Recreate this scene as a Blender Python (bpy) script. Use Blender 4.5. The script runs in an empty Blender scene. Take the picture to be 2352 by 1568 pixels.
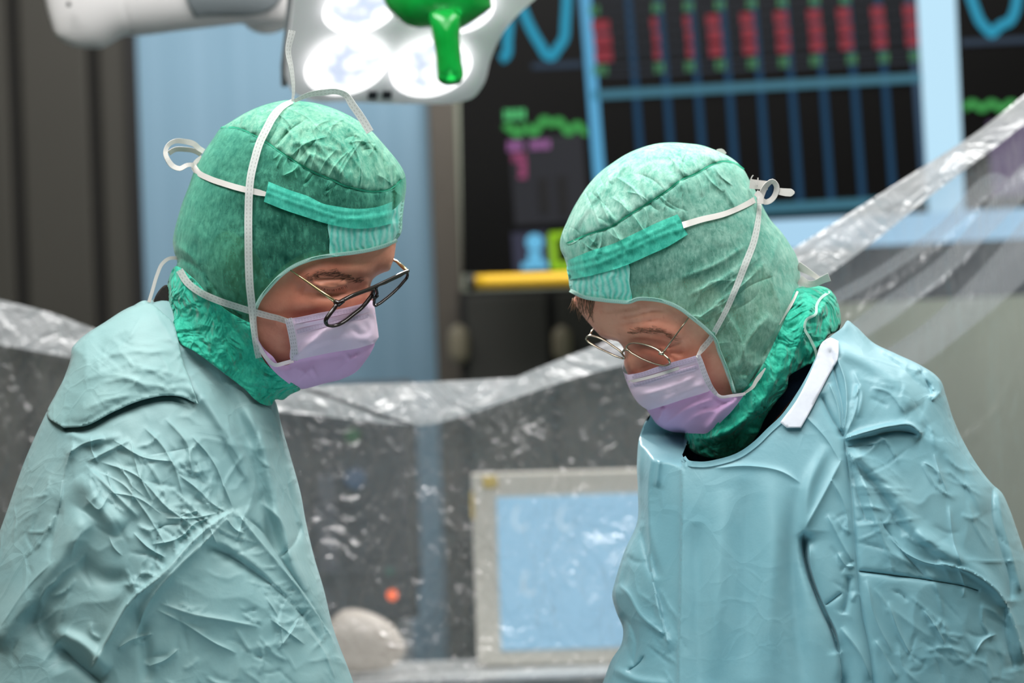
import bpy, math, random
import numpy as np
from mathutils import Vector, Matrix
from mathutils.geometry import delaunay_2d_cdt
from mathutils.kdtree import KDTree
from mathutils.bvhtree import BVHTree

random.seed(7)
rng = np.random.default_rng(7)
SC = bpy.context.scene
COL = SC.collection

# ------------------------------------------------------------------ camera
F = 2352 * 85.0 / 36.0            # focal length in pixels of the 2352 x 1568 frame
ROLL = math.radians(2.1)
CAM = np.array([0.0, 0.0, 1.50])
RIGHT = np.array([math.cos(ROLL), 0.0, -math.sin(ROLL)])
UP = np.array([math.sin(ROLL), 0.0, math.cos(ROLL)])
FWD = np.array([0.0, 1.0, 0.0])
cam = bpy.data.cameras.new('camera')
cam.lens = 85.0
cam.sensor_width = 36.0
cam.sensor_fit = 'HORIZONTAL'
cam.clip_start = 0.05
cam.dof.use_dof = True
cam.dof.focus_distance = 2.13
cam.dof.aperture_fstop = 4.0
cam_o = bpy.data.objects.new('camera', cam)
cam_o.location = CAM
cam_o.matrix_world = Matrix(((RIGHT[0], UP[0], -FWD[0], CAM[0]), (RIGHT[1], UP[1], -FWD[1], CAM[1]),
                             (RIGHT[2], UP[2], -FWD[2], CAM[2]), (0, 0, 0, 1)))
COL.objects.link(cam_o)
SC.camera = cam_o

# ------------------------------------------------------------------ world, lights, exposure
SC.view_settings.view_transform = 'Standard'
SC.view_settings.look = 'None'
SC.view_settings.exposure = 0.17
SC.view_settings.gamma = 1.0
SC.view_settings.use_curve_mapping = False
w = bpy.data.worlds.new('world')
w.use_nodes = True
w.node_tree.nodes['Background'].inputs[0].default_value = (0.80, 0.90, 1.0, 1)
w.node_tree.nodes['Background'].inputs[1].default_value = 0.30
SC.world = w


def area(name, loc, target, sx, sy, power, col=(1, 1, 1)):
    l = bpy.data.lights.new(name, 'AREA')
    l.shape = 'RECTANGLE'
    l.size, l.size_y = sx, sy
    l.energy = power
    l.color = col
    o = bpy.data.objects.new(name, l)
    o.location = loc
    d = Vector(target) - Vector(loc)
    o.rotation_euler = d.to_track_quat('-Z', 'Y').to_euler()
    COL.objects.link(o)


area('overhead_light', (-0.70, 1.95, 2.93), (-0.5, 2.1, 1.4), 1.2, 0.6, 30, (1.0, 0.98, 0.96))
area('overhead_light', (0.75, 2.0, 2.93), (0.5, 2.1, 1.4), 1.2, 0.6, 28, (1.0, 0.98, 0.96))
area('overhead_light', (-0.2, 1.0, 2.93), (0.0, 2.1, 1.4), 1.6, 0.5, 14, (1.0, 0.98, 0.96))
area('overhead_light', (-0.9, 4.1, 2.93), (-0.7, 4.9, 1.2), 1.2, 0.5, 9, (1.0, 0.97, 0.94))  # extra fill added to brighten the blue door, no known fixture
area('overhead_light', (0.9, 3.7, 2.93), (1.0, 4.2, 0.6), 1.6, 0.6, 52, (1.0, 0.97, 0.94))  # extra fill added to lift the pale wall at back right


# ------------------------------------------------------------------ geometry helpers
def P(px, py, d):
    """world point seen at pixel (px, py) of the frame, d metres in front of the camera"""
    px, py, d = np.broadcast_arrays(np.asarray(px, float), np.asarray(py, float), np.asarray(d, float))
    xc = (px - 1176.0) / F * d
    yc = -(py - 784.0) / F * d
    return CAM + xc[..., None] * RIGHT + yc[..., None] * UP + d[..., None] * FWD


def ray_plane(px, py, p0, n):
    v = P(px, py, 1.0) - CAM
    t = ((np.asarray(p0) - CAM) @ n) / (v @ n)
    return CAM + v * np.asarray(t)[..., None]


PXM = F / 2.2                      # pixels per metre at the surgeons


def cr(pts, closed=True, step=5.0):
    """smooth curve through control points; a third value of 1 keeps a sharp corner"""
    n = len(pts)
    p = np.array([q[:2] for q in pts], float)
    c = [len(q) > 2 and bool(q[2]) for q in pts]
    out = []
    rngk = range(n if closed else n - 1)
    for i in rngk:
        j = (i + 1) % n
        a, b = p[i], p[j]
        h = p[(i - 1) % n] if (closed or i > 0) else 2 * a - b
        k = p[(j + 1) % n] if (closed or j < n - 1) else 2 * b - a
        L = max(np.hypot(*(b - a)), 1e-6)

        def tang(u, v, w_):
            d1, d2 = np.hypot(*(v - u)) + 1e-6, np.hypot(*(w_ - v)) + 1e-6
            return ((v - u) / d1 * d2 + (w_ - v) / d2 * d1) / (d1 + d2)
        m0 = (b - a) / L if c[i] else tang(h, a, b)
        m1 = (b - a) / L if c[j] else tang(a, b, k)
        m = max(1, int(round(L / step)))
        t = np.linspace(0, 1, m, endpoint=False)[:, None]
        out.append((2 * t**3 - 3 * t**2 + 1) * a + (t**3 - 2 * t**2 + t) * m0 * L + (-2 * t**3 + 3 * t**2) * b + (t**3 - t**2) * m1 * L)
    if not closed:
        out.append(p[-1:])
    return np.concatenate(out)


def inside(poly, x, y):
    x, y = np.asarray(x, float).ravel(), np.asarray(y, float).ravel()
    r = np.zeros(len(x), bool)
    a, b = poly, np.roll(poly, -1, 0)
    for s in range(0, len(x), 20000):
        X, Y = x[s:s + 20000, None], y[s:s + 20000, None]
        with np.errstate(divide='ignore', invalid='ignore'):
            k = ((a[:, 1] > Y) != (b[:, 1] > Y)) & (X < (b[:, 0] - a[:, 0]) * (Y - a[:, 1]) / (b[:, 1] - a[:, 1]) + a[:, 0])
        r[s:s + 20000] = k.sum(1) % 2 == 1
    return r


class Dist:
    """distance to a polyline"""
    def __init__(self, poly, closed=True):
        self.p = poly
        self.closed = closed
        self.kd = KDTree(len(poly))
        for i, q in enumerate(poly):
            self.kd.insert((q[0], q[1], 0), i)
        self.kd.balance()

    def __call__(self, x, y):
        n = len(self.p)
        ii = np.array([self.kd.find((a, b, 0))[1] for a, b in zip(x, y)], int)
        q = np.stack([x, y], 1)
        best = np.full(len(x), 1e9)
        for o in (-1, 0):
            i0 = ii + o
            if self.closed:
                i0 = i0 % n
                i1 = (i0 + 1) % n
            else:
                i0 = np.clip(i0, 0, n - 2)
                i1 = i0 + 1
            a, b = self.p[i0], self.p[i1]
            d = b - a
            t = np.clip(((q - a) * d).sum(1) / ((d * d).sum(1) + 1e-9), 0, 1)
            best = np.minimum(best, np.hypot(*(q - a - d * t[:, None]).T))
        return best


class Volume:
    """rounded body inside an outline: half thickness h (pixels) from a membrane inflated over the outline"""
    def __init__(self, pts, g=4.0):
        self.poly = cr(pts, True, 3.0)
        self.g = g
        lo, hi = self.poly.min(0) - 3 * g, self.poly.max(0) + 3 * g
        self.lo = lo
        nx, ny = np.ceil((hi - lo) / g).astype(int) + 1
        X, Y = np.meshgrid(lo[0] + np.arange(nx) * g, lo[1] + np.arange(ny) * g)
        M = inside(self.poly, X, Y).reshape(ny, nx)
        self.dist = Dist(self.poly)
        d = np.zeros((ny, nx))
        d[M] = self.dist(X[M], Y[M])
        u = d * max(d.max(), 1)
        b = np.where(M, 4.0 * g * g, 0.0)

        def A(v):
            r = 4 * v
            r[1:-1, 1:-1] -= v[:-2, 1:-1] + v[2:, 1:-1] + v[1:-1, :-2] + v[1:-1, 2:]
            r[~M] = 0
            return r
        r = b - A(u)
        r[~M] = 0
        p = r.copy()
        rs = (r * r).sum()
        r0 = (b * b).sum()
        for _ in range(900):
            Ap = A(p)
            al = rs / max((p * Ap).sum(), 1e-12)
            u += al * p
            r -= al * Ap
            rn = (r * r).sum()
            if rn < 1e-7 * r0:
                break
            p = r + rn / rs * p
            rs = rn
        self.u = u
        v = np.where(M & (d > 0.8 * g), u / np.maximum(d, 1e-6), 0)
        ok = M & (d > 0.8 * g)
        for _ in range(6):
            s = np.zeros_like(v)
            c = np.zeros_like(v)
            for dy in (-1, 0, 1):
                for dx in (-1, 0, 1):
                    s += np.roll(np.roll(v * ok, dy, 0), dx, 1)
                    c += np.roll(np.roll(ok * 1.0, dy, 0), dx, 1)
            nw = (~ok) & (c > 0)
            v[nw] = s[nw] / c[nw]
            ok = ok | nw
        self.v = v

    def bil(self, a, x, y):
        fx = np.clip((x - self.lo[0]) / self.g, 0, a.shape[1] - 1.001)
        fy = np.clip((y - self.lo[1]) / self.g, 0, a.shape[0] - 1.001)
        i, j = fx.astype(int), fy.astype(int)
        s, t = fx - i, fy - j
        return (a[j, i] * (1 - s) + a[j, i + 1] * s) * (1 - t) + (a[j + 1, i] * (1 - s) + a[j + 1, i + 1] * s) * t

    def h(self, x, y):
        x, y = np.asarray(x, float), np.asarray(y, float)
        sh = x.shape
        x, y = x.ravel(), y.ravel()
        r = np.zeros(len(x))
        M = inside(self.poly, x, y)
        if M.any():
            xs, ys = x[M], y[M]
            d = self.dist(xs, ys)
            w_ = np.clip((d - 3 * self.g) / (4 * self.g), 0, 1)
            w_ = w_ * w_ * (3 - 2 * w_)
            u = self.bil(self.u, xs, ys) * w_ + self.bil(self.v, xs, ys) * d * (1 - w_)
            r[M] = np.sqrt(np.maximum(u, 0))
        return r.reshape(sh)


def vnoise(x, y, seed=0):
    xi, yi = np.floor(x).astype(int), np.floor(y).astype(int)
    fx, fy = x - xi, y - yi
    fx, fy = fx * fx * (3 - 2 * fx), fy * fy * (3 - 2 * fy)

    def hsh(a, b):
        n = (a * 374761393 + b * 668265263 + seed * 974711) & 0x7fffffff
        n = ((n ^ (n >> 13)) * 1274126177) & 0x7fffffff
        return ((n ^ (n >> 16)) & 0xffff) / 65535.0
    return (hsh(xi, yi) * (1 - fx) + hsh(xi + 1, yi) * fx) * (1 - fy) + (hsh(xi, yi + 1) * (1 - fx) + hsh(xi + 1, yi + 1) * fx) * fy


def fbm(x, y, sc, seed=0, oct=3):
    r, a, t = 0, 1.0, 0
    for i in range(oct):
        r = r + a * (vnoise(x / sc * 2**i, y / sc * 2**i, seed + i * 17) - 0.5)
        t += a
        a *= 0.5
    return r / t


def line_d(pts, x, y):
    """signed distance, and place 0..1 along, of points from a polyline"""
    c = cr(pts, False, 8.0)
    L = np.concatenate([[0], np.cumsum(np.hypot(*np.diff(c, axis=0).T))])
    best = np.full(len(x), 1e9)
    sg = np.zeros(len(x))
    tt = np.zeros(len(x))
    for i in range(len(c) - 1):
        a, d = c[i], c[i + 1] - c[i]
        l2 = (d * d).sum() + 1e-9
        t = np.clip(((x - a[0]) * d[0] + (y - a[1]) * d[1]) / l2, 0, 1)
        ex, ey = x - a[0] - d[0] * t, y - a[1] - d[1] * t
        q = np.hypot(ex, ey)
        k = q < best
        best[k] = q[k]
        sg[k] = np.sign(d[0] * ey - d[1] * ex)[k]
        tt[k] = ((L[i] + t * math.sqrt(l2)) / L[-1])[k]
    return best, sg, tt


def folds(x, y, items):
    """relief in pixels towards the camera.  item: (points, width, height, kind)
    ridge: rounded crest; crease: sharp groove; lip: cloth to the right of the walking direction (in the picture) overlaps"""
    r = np.zeros(len(x))
    for it in items:
        pts, w_, a, kind = it[0], it[1], it[2], it[3]
        q = np.array([p_[:2] for p_ in pts], float)
        R = 4 * w_ + 5
        k = (x > q[:, 0].min() - R) & (x < q[:, 0].max() + R) & (y > q[:, 1].min() - R) & (y < q[:, 1].max() + R)
        if not k.any():
            continue
        d, s, t = line_d(pts, x[k], y[k])
        e = it[4] if len(it) > 4 else 0.22
        tp = np.clip(t / e, 0, 1) * np.clip((1 - t) / e, 0, 1) if e > 0 else 1.0
        tp = tp * (2 - tp) if e > 0 else 1.0
        if kind == 'ridge':
            f = np.exp(-(d / w_)**2)
        elif kind == 'sharp':
            f = np.exp(-d / w_)
        elif kind == 'crease':
            f = -np.exp(-d / w_)
        elif kind == 'lip':
            sd = d * s
            f = np.where(sd > 0, np.exp(-sd / w_), np.exp(np.minimum(sd, 0) / 4.5))
        elif kind == 'bump':
            f = np.exp(-(d / w_)**2)
        r[k] += a * f * tp
    return r


def gauss(x, y, cx, cy, rx, ry, a, ang=0.0):
    c, s = math.cos(ang), math.sin(ang)
    u, v = (x - cx) * c + (y - cy) * s, -(x - cx) * s + (y - cy) * c
    return a * np.exp(-(u / rx)**2 - (v / ry)**2)


# ------------------------------------------------------------------ object helpers
ORG = {}
BV = {}


def link(name, verts, faces, mat, parent=None, smooth=True, origin=None, uv=None, bvh=None, mats=None, fmat=None):
    verts = np.asarray(verts, float)
    if parent is not None:
        org = ORG[parent.name]
    elif origin is not None:
        org = np.asarray(origin, float)
    else:
        org = np.array([(verts[:, 0].min() + verts[:, 0].max()) / 2, (verts[:, 1].min() + verts[:, 1].max()) / 2, verts[:, 2].min()])
    me = bpy.data.meshes.new(name)
    me.from_pydata((verts - org).tolist(), [], [tuple(int(i) for i in f) for f in faces])
    me.polygons.foreach_set('use_smooth', [smooth] * len(me.polygons))
    if uv is not None:
        ul = me.uv_layers.new(name='UVMap')
        li = np.empty(len(me.loops), int)
        me.loops.foreach_get('vertex_index', li)
        ul.data.foreach_set('uv', np.asarray(uv, float)[li].ravel())
    for m in (mats or [mat]):
        me.materials.append(m)
    if fmat is not None:
        me.polygons.foreach_set('material_index', fmat)
    me.update()
    o = bpy.data.objects.new(name, me)
    COL.objects.link(o)
    if parent is not None:
        o.parent = parent
    else:
        o.location = org
    ORG[o.name] = org
    if bvh:
        BV[bvh] = BVHTree.FromPolygons([tuple(v) for v in verts], [tuple(int(i) for i in f) for f in faces])
    return o


def tag(o, label=None, cat=None, group=None, kind=None):
    if label:
        o['label'] = label
    if cat:
        o['category'] = cat
    if group:
        o['group'] = group
    if kind:
        o['kind'] = kind
    return o


def empty(name, loc, label=None, cat=None, group=None):
    o = bpy.data.objects.new(name, None)
    o.location = loc
    o.empty_display_size = 0.05
    COL.objects.link(o)
    ORG[o.name] = np.asarray(loc, float)
    return tag(o, label, cat, group)


def solid(o, t, off=0.0):
    m = o.modifiers.new('thickness', 'SOLIDIFY')
    m.thickness = t
    m.offset = off
    return o


def triangulate(poly, spacing, coarse=None, lines=None):
    """fill an outline with a hexagonal point pattern; coarse=(x0,y0,x1,y1,big) uses bigger spacing outside that box"""
    lo, hi = poly.min(0), poly.max(0)
    pts = []

    def hexs(s, x0, y0, x1, y1):
        ys = np.arange(y0, y1, s * 0.866)
        xs = np.arange(x0, x1, s)
        X, Y = np.meshgrid(xs, ys)
        X = X + (np.arange(len(ys)) % 2)[:, None] * s * 0.5
        return np.stack([X.ravel(), Y.ravel()], 1)
    if coarse:
        x0, y0, x1, y1, big = coarse
        a = hexs(spacing, max(lo[0], x0), max(lo[1], y0), min(hi[0], x1), min(hi[1], y1))
        b = hexs(big, lo[0], lo[1], hi[0], hi[1])
        m = 4
        b = b[(b[:, 0] < x0 - m) | (b[:, 0] > x1 + m) | (b[:, 1] < y0 - m) | (b[:, 1] > y1 + m)]
        pts = np.concatenate([a, b])
    else:
        pts = hexs(spacing, lo[0], lo[1], hi[0], hi[1])
    pts = pts[inside(poly, pts[:, 0], pts[:, 1])]
    if len(pts):
        pts = pts[Dist(poly)(pts[:, 0], pts[:, 1]) > spacing * 0.55]
    n = len(poly)
    edges = [(i, (i + 1) % n) for i in range(n)]
    if lines:                                      # rows of vertices along the sharp folds keep their crests straight
        ex, keep_e = [], []
        D_ = Dist(poly)
        for lp, w_ in lines:
            c = cr(lp, False, 4.5)
            if len(c) < 3:
                continue
            T_ = np.gradient(c, axis=0)
            T_ /= np.hypot(T_[:, 0], T_[:, 1])[:, None] + 1e-9
            N_ = np.stack([-T_[:, 1], T_[:, 0]], 1)
            for o_ in (0.0, -0.35, 0.35, -0.9, 0.9):
                q = c + N_ * max(w_, 4.0) * o_
                m_ = inside(poly, q[:, 0], q[:, 1])
                m_[m_] = D_(q[m_][:, 0], q[m_][:, 1]) > 4
                base = sum(len(e) for e in ex)
                ids = np.cumsum(m_) - 1 + base
                if o_ == 0.0:
                    keep_e += [(ids[i], ids[i + 1]) for i in range(len(q) - 1) if m_[i] and m_[i + 1]]
                ex.append(q[m_])
        ex = np.concatenate(ex)
        kd = KDTree(len(ex))
        for i, q in enumerate(ex):
            kd.insert((q[0], q[1], 0), i)
        kd.balance()
        far = np.array([kd.find((a, b, 0))[2] for a, b in pts]) > spacing * 0.6
        pts = np.concatenate([ex, pts[far]])
        edges += [(int(a) + n, int(b) + n) for a, b in keep_e]
    allp = [Vector((a, b)) for a, b in np.concatenate([poly, pts])]
    r = delaunay_2d_cdt(allp, edges, [], 1, 1e-3)
    V = np.array([(v.x, v.y) for v in r[0]])
    T = np.array(r[2], int)
    # drop vertices no face uses
    use = np.zeros(len(V), bool)
    use[T.ravel()] = True
    mp = np.cumsum(use) - 1
    V, T = V[use], mp[T]
    a = V[T]
    area2 = (a[:, 1, 0] - a[:, 0, 0]) * (a[:, 2, 1] - a[:, 0, 1]) - (a[:, 2, 0] - a[:, 0, 0]) * (a[:, 1, 1] - a[:, 0, 1])
    T[area2 > 0] = T[area2 > 0][:, ::-1]          # counter-clockwise as the camera sees it
    bd = Dist(poly)(V[:, 0], V[:, 1]) < 0.3
    return V, T, bd


def patch(name, pts, front, back=None, spacing=5.0, mat=None, parent=None, coarse=None, bvh=None, origin=None, merge=2.5, poly=None, close=False, lines=None, open_line=None):
    """cloth or body surface inside an outline: front(x, y) and optionally back(x, y) give metres from the camera"""
    if poly is None:
        poly = cr(pts, True, spacing)
    V, T, bd = triangulate(poly, spacing, coarse, lines)
    zf = front(V[:, 0], V[:, 1])
    W = P(V[:, 0], V[:, 1], zf)
    faces = T.tolist()
    if back is not None:
        zb = back(V[:, 0], V[:, 1])
        zb = np.maximum(zb, zf)
        mg = bd & (((zb - zf) * PXM < merge) | close)
        if open_line is not None:
            mg = bd.copy()
            mg[bd] = Dist(open_line, False)(V[bd][:, 0], V[bd][:, 1]) > 9
        idx = np.where(mg, np.arange(len(V)), 0)
        nm = np.where(~mg)[0]
        idx[nm] = len(V) + np.arange(len(nm))
        W = np.concatenate([W, P(V[nm, 0], V[nm, 1], zb[nm])])
        faces += idx[T][:, ::-1].tolist()
    return link(name, W, faces, mat, parent, bvh=bvh, origin=origin)


def drape(x, y, names, default=None):
    out = np.full(len(x), np.nan)
    o = Vector(CAM)
    dirs = P(x, y, 1.0) - CAM
    for i, d in enumerate(dirs):
        v = Vector(d)
        L = v.length
        best = None
        for n in names:
            hit = BV[n].ray_cast(o, v / L)
            if hit[0] is not None:
                t = hit[3] / L
                if best is None or t < best:
                    best = t
        if best is not None:
            out[i] = best
    ok = ~np.isnan(out)
    if not ok.all():
        if not ok.any():
            out[:] = default if default is not None else 2.2
        elif default is not None:
            out[~ok] = default
        else:
            gx, gy = x[ok], y[ok]
            gz = out[ok]
            for i in np.where(~ok)[0]:
                out[i] = gz[np.argmin((gx - x[i])**2 + (gy - y[i])**2)]
    return out


def on(names, off, relief=None, default=None):
    """depth function: lies off metres in front of the named surfaces"""
    def f(x, y):
        z = drape(x, y, names, default) - off
        if relief is not None:
            z = z - relief(x, y) / PXM
        return z
    return f


def ribbon(name, pts, width, mat, parent, names=None, off=0.002, depth=None, th=0.0006, step=5.0, nw=3, smooth_n=3, bvh=None, normal_turn=None, relief=None):
    """flat tape along a path; width may vary (list of (t, w)); depth: list of (t, metres) for free tape, else it lies on surfaces.
    normal_turn: list of (t, depth difference across the tape in pixels)"""
    c = cr(pts, False, step)
    L = np.concatenate([[0], np.cumsum(np.hypot(*np.diff(c, axis=0).T))])
    t = L / L[-1]
    T = np.gradient(c, axis=0)
    T /= np.hypot(T[:, 0], T[:, 1])[:, None] + 1e-9
    N = np.stack([-T[:, 1], T[:, 0]], 1)
    wd = np.full(len(t), width) if not isinstance(width, list) else np.interp(t, [a for a, b in width], [b for a, b in width])
    s = np.linspace(-0.5, 0.5, nw)
    Q = c[:, None, :] + N[:, None, :] * (wd[:, None] * s[None])[..., None]
    if depth is not None:
        z = np.repeat(np.interp(t, [a for a, b in depth], [b for a, b in depth])[:, None], nw, 1)
    else:
        z = drape(Q[..., 0].ravel(), Q[..., 1].ravel(), names).reshape(len(t), nw) - off
    for _ in range(smooth_n):
        z[1:-1] = 0.25 * z[:-2] + 0.5 * z[1:-1] + 0.25 * z[2:]
    if normal_turn is not None:
        z = z + np.interp(t, [a for a, b in normal_turn], [b for a, b in normal_turn])[:, None] * s[None] / PXM
    W = P(Q[..., 0], Q[..., 1], z).reshape(-1, 3)
    uv = np.stack([np.repeat(L[:, None], nw, 1), np.repeat((s + 0.5)[None], len(t), 0)], -1).reshape(-1, 2)
    fs = []
    for i in range(len(t) - 1):
        for j in range(nw - 1):
            a = i * nw + j
            fs.append((a, a + 1, a + nw + 1, a + nw))
    o = link(name, W, fs, mat, parent, uv=uv, bvh=bvh, smooth=depth is None)
    if th and depth is not None:
        solid(o, th)
    return o


def tube_mesh(path, rad, seg=10, caps=True):
    """tube along 3D points; rad scalar or per point"""
    path = np.asarray(path, float)
    n = len(path)
    rad = np.full(n, rad) if np.isscalar(rad) else np.asarray(rad, float)
    T = np.gradient(path, axis=0)
    T /= np.linalg.norm(T, axis=1)[:, None] + 1e-12
    ref = np.array([0, 0, 1.0]) if abs(T[0][2]) < 0.9 else np.array([1.0, 0, 0])
    u = np.cross(T[0], ref)
    u /= np.linalg.norm(u)
    V, Fs = [], []
    for i in range(n):
        u = u - T[i] * (u @ T[i])
        u /= np.linalg.norm(u)
        v = np.cross(T[i], u)
        for k in range(seg):
            a = 2 * math.pi * k / seg
            V.append(path[i] + rad[i] * (math.cos(a) * u + math.sin(a) * v))
    for i in range(n - 1):
        for k in range(seg):
            a, b = i * seg + k, i * seg + (k + 1) % seg
            Fs.append((a, b, b + seg, a + seg))
    if caps:
        Fs.append(tuple(range(seg))[::-1])
        Fs.append(tuple((n - 1) * seg + k for k in range(seg)))
    return V, Fs


class MB:
    """collects shapes into one mesh"""
    def __init__(s):
        s.v, s.f, s.m = [], [], []

    def add(s, V, Fs, m=0):
        o = len(s.v)
        s.v += [tuple(q) for q in V]
        s.f += [tuple(i + o for i in f) for f in Fs]
        s.m += [m] * len(Fs)
        return s

    def box(s, x0, x1, y0, y1, z0, z1, m=0, b=0.0):
        if b <= 0:
            V = [(x, y, z) for x in (x0, x1) for y in (y0, y1) for z in (z0, z1)]
            Fs = [(0, 1, 3, 2), (4, 6, 7, 5), (0, 4, 5, 1), (2, 3, 7, 6), (0, 2, 6, 4), (1, 5, 7, 3)]
            return s.add(V, Fs, m)
        bm = bmesh.new()
        V = [(x, y, z) for x in (x0, x1) for y in (y0, y1) for z in (z0, z1)]
        vs = [bm.verts.new(q) for q in V]
        for f in [(0, 1, 3, 2), (4, 6, 7, 5), (0, 4, 5, 1), (2, 3, 7, 6), (0, 2, 6, 4), (1, 5, 7, 3)]:
            bm.faces.new([vs[i] for i in f])
        bmesh.ops.bevel(bm, geom=bm.edges[:], offset=b, segments=2, affect='EDGES', profile=0.5)
        bm.verts.index_update()
        s.add([tuple(q.co) for q in bm.verts], [[q.index for q in f.verts] for f in bm.faces], m)
        bm.free()
        return s

    def tube(s, path, rad, seg=10, m=0):
        return s.add(*tube_mesh(path, rad, seg), m)

    def slab(s, pts3, n, t, m=0):
        """polygon pts3 extruded by t along -n"""
        k = len(pts3)
        n = np.asarray(n)
        V = [tuple(q) for q in pts3] + [tuple(np.asarray(q) - n * t) for q in pts3]
        Fs = [tuple(range(k)), tuple(range(2 * k - 1, k - 1, -1))] + [(i, i + k, (i + 1) % k + k, (i + 1) % k) for i in range(k)]
        return s.add(V, Fs, m)

    def build(s, name, mat, parent=None, smooth=False, mats=None, origin=None):
        return link(name, s.v, s.f, mat, parent, smooth=smooth, mats=mats, fmat=s.m if mats else None, origin=origin)


import bmesh


# ------------------------------------------------------------------ materials
def C(r, g, b):
    f = lambda c: (c / 255 / 12.92) if c <= 10 else ((c / 255 + 0.055) / 1.055)**2.4
    return (f(r), f(g), f(b), 1.0)


class NT:
    def __init__(s, name):
        s.mat = bpy.data.materials.new(name)
        s.mat.use_nodes = True
        s.t = s.mat.node_tree
        s.t.nodes.clear()
        s.out = s.n('ShaderNodeOutputMaterial')
        s.tc = s.n('ShaderNodeTexCoord')

    def n(s, typ, **kw):
        nd = s.t.nodes.new(typ)
        for k, v in kw.items():
            if k.startswith('i_'):
                key = k[2:]
                key = int(key) if key.isdigit() else key.replace('_', ' ')
                if isinstance(v, bpy.types.NodeSocket):
                    s.t.links.new(v, nd.inputs[key])
                else:
                    nd.inputs[key].default_value = v
            else:
                setattr(nd, k, v)
        return nd

    def l(s, a, b):
        s.t.links.new(a, b)

    def noise(s, scale, detail=3, rough=0.5, dist=0.0, vec=None, stretch=None):
        v = vec or s.tc.outputs['Object']
        if stretch:
            m = s.n('ShaderNodeMapping')
            m.inputs['Scale'].default_value = stretch[:3]
            if len(stretch) > 3:
                m.inputs['Rotation'].default_value = stretch[3]
            s.l(v, m.inputs[0])
            v = m.outputs[0]
        nd = s.n('ShaderNodeTexNoise')
        s.l(v, nd.inputs['Vector'])
        nd.inputs['Scale'].default_value = scale
        nd.inputs['Detail'].default_value = detail
        nd.inputs['Roughness'].default_value = rough
        nd.inputs['Distortion'].default_value = dist
        return nd.outputs[0]

    def ramp(s, f, stops):
        r = s.n('ShaderNodeValToRGB')
        while len(r.color_ramp.elements) < len(stops):
            r.color_ramp.elements.new(0.5)
        for e, (p, c) in zip(r.color_ramp.elements, stops):
            e.position = p
            e.color = c if hasattr(c, '__len__') else (c, c, c, 1)
        s.l(f, r.inputs[0])
        return r.outputs[0]

    def math(s, op, a, b=0.0, c=0.0):
        m = s.n('ShaderNodeMath', operation=op)
        for i, v in enumerate((a, b, c)):
            if isinstance(v, bpy.types.NodeSocket):
                s.l(v, m.inputs[i])
            else:
                m.inputs[i].default_value = v
        return m.outputs[0]

    def mixc(s, f, a, b):
        m = s.n('ShaderNodeMix', data_type='RGBA')
        for i, v in ((0, f), (6, a), (7, b)):
            if isinstance(v, bpy.types.NodeSocket):
                s.l(v, m.inputs[i])
            else:
                m.inputs[i].default_value = v
        return m.outputs[2]

    def bump(s, hgt, strength, dist, normal=None):
        b = s.n('ShaderNodeBump')
        b.inputs['Strength'].default_value = strength
        b.inputs['Distance'].default_value = dist
        s.l(hgt, b.inputs['Height'])
        if normal is not None:
            s.l(normal, b.inputs['Normal'])
        return b.outputs[0]

    def prin(s, col, rough=0.5, normal=None, **kw):
        p = s.n('ShaderNodeBsdfPrincipled')
        for k, v in (('Base Color', col), ('Roughness', rough)):
            if isinstance(v, bpy.types.NodeSocket):
                s.l(v, p.inputs[k])
            else:
                p.inputs[k].default_value = v
        if normal is not None:
            s.l(normal, p.inputs['Normal'])
        for k, v in kw.items():
            k = k.replace('_', ' ')
            if isinstance(v, bpy.types.NodeSocket):
                s.l(v, p.inputs[k])
            else:
                p.inputs[k].default_value = v
        return p.outputs[0]

    def mixs(s, f, a, b):
        m = s.n('ShaderNodeMixShader')
        if isinstance(f, bpy.types.NodeSocket):
            s.l(f, m.inputs[0])
        else:
            m.inputs[0].default_value = f
        s.l(a, m.inputs[1])
        s.l(b, m.inputs[2])
        return m.outputs[0]

    def done(s, sh):
        s.l(sh, s.out.inputs[0])
        return s.mat


def plain(name, col, rough=0.5, metal=0.0, noise=0.0, nscale=30, **kw):
    t = NT(name)
    c = col
    if noise:
        c = t.mixc(t.ramp(t.noise(nscale, 3), [(0.3, 0.0), (0.7, 1.0)]), tuple(v * (1 - noise) for v in col[:3]) + (1,), tuple(min(1, v * (1 + noise)) for v in col[:3]) + (1,))
    return t.done(t.prin(c, rough, Metallic=metal, **kw))


def glow(name, col, strength, rough=0.3):
    t = NT(name)
    return t.done(t.prin((0.01, 0.01, 0.01, 1), rough, Emission_Color=col, Emission_Strength=strength, Specular_IOR_Level=0.08))


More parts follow.
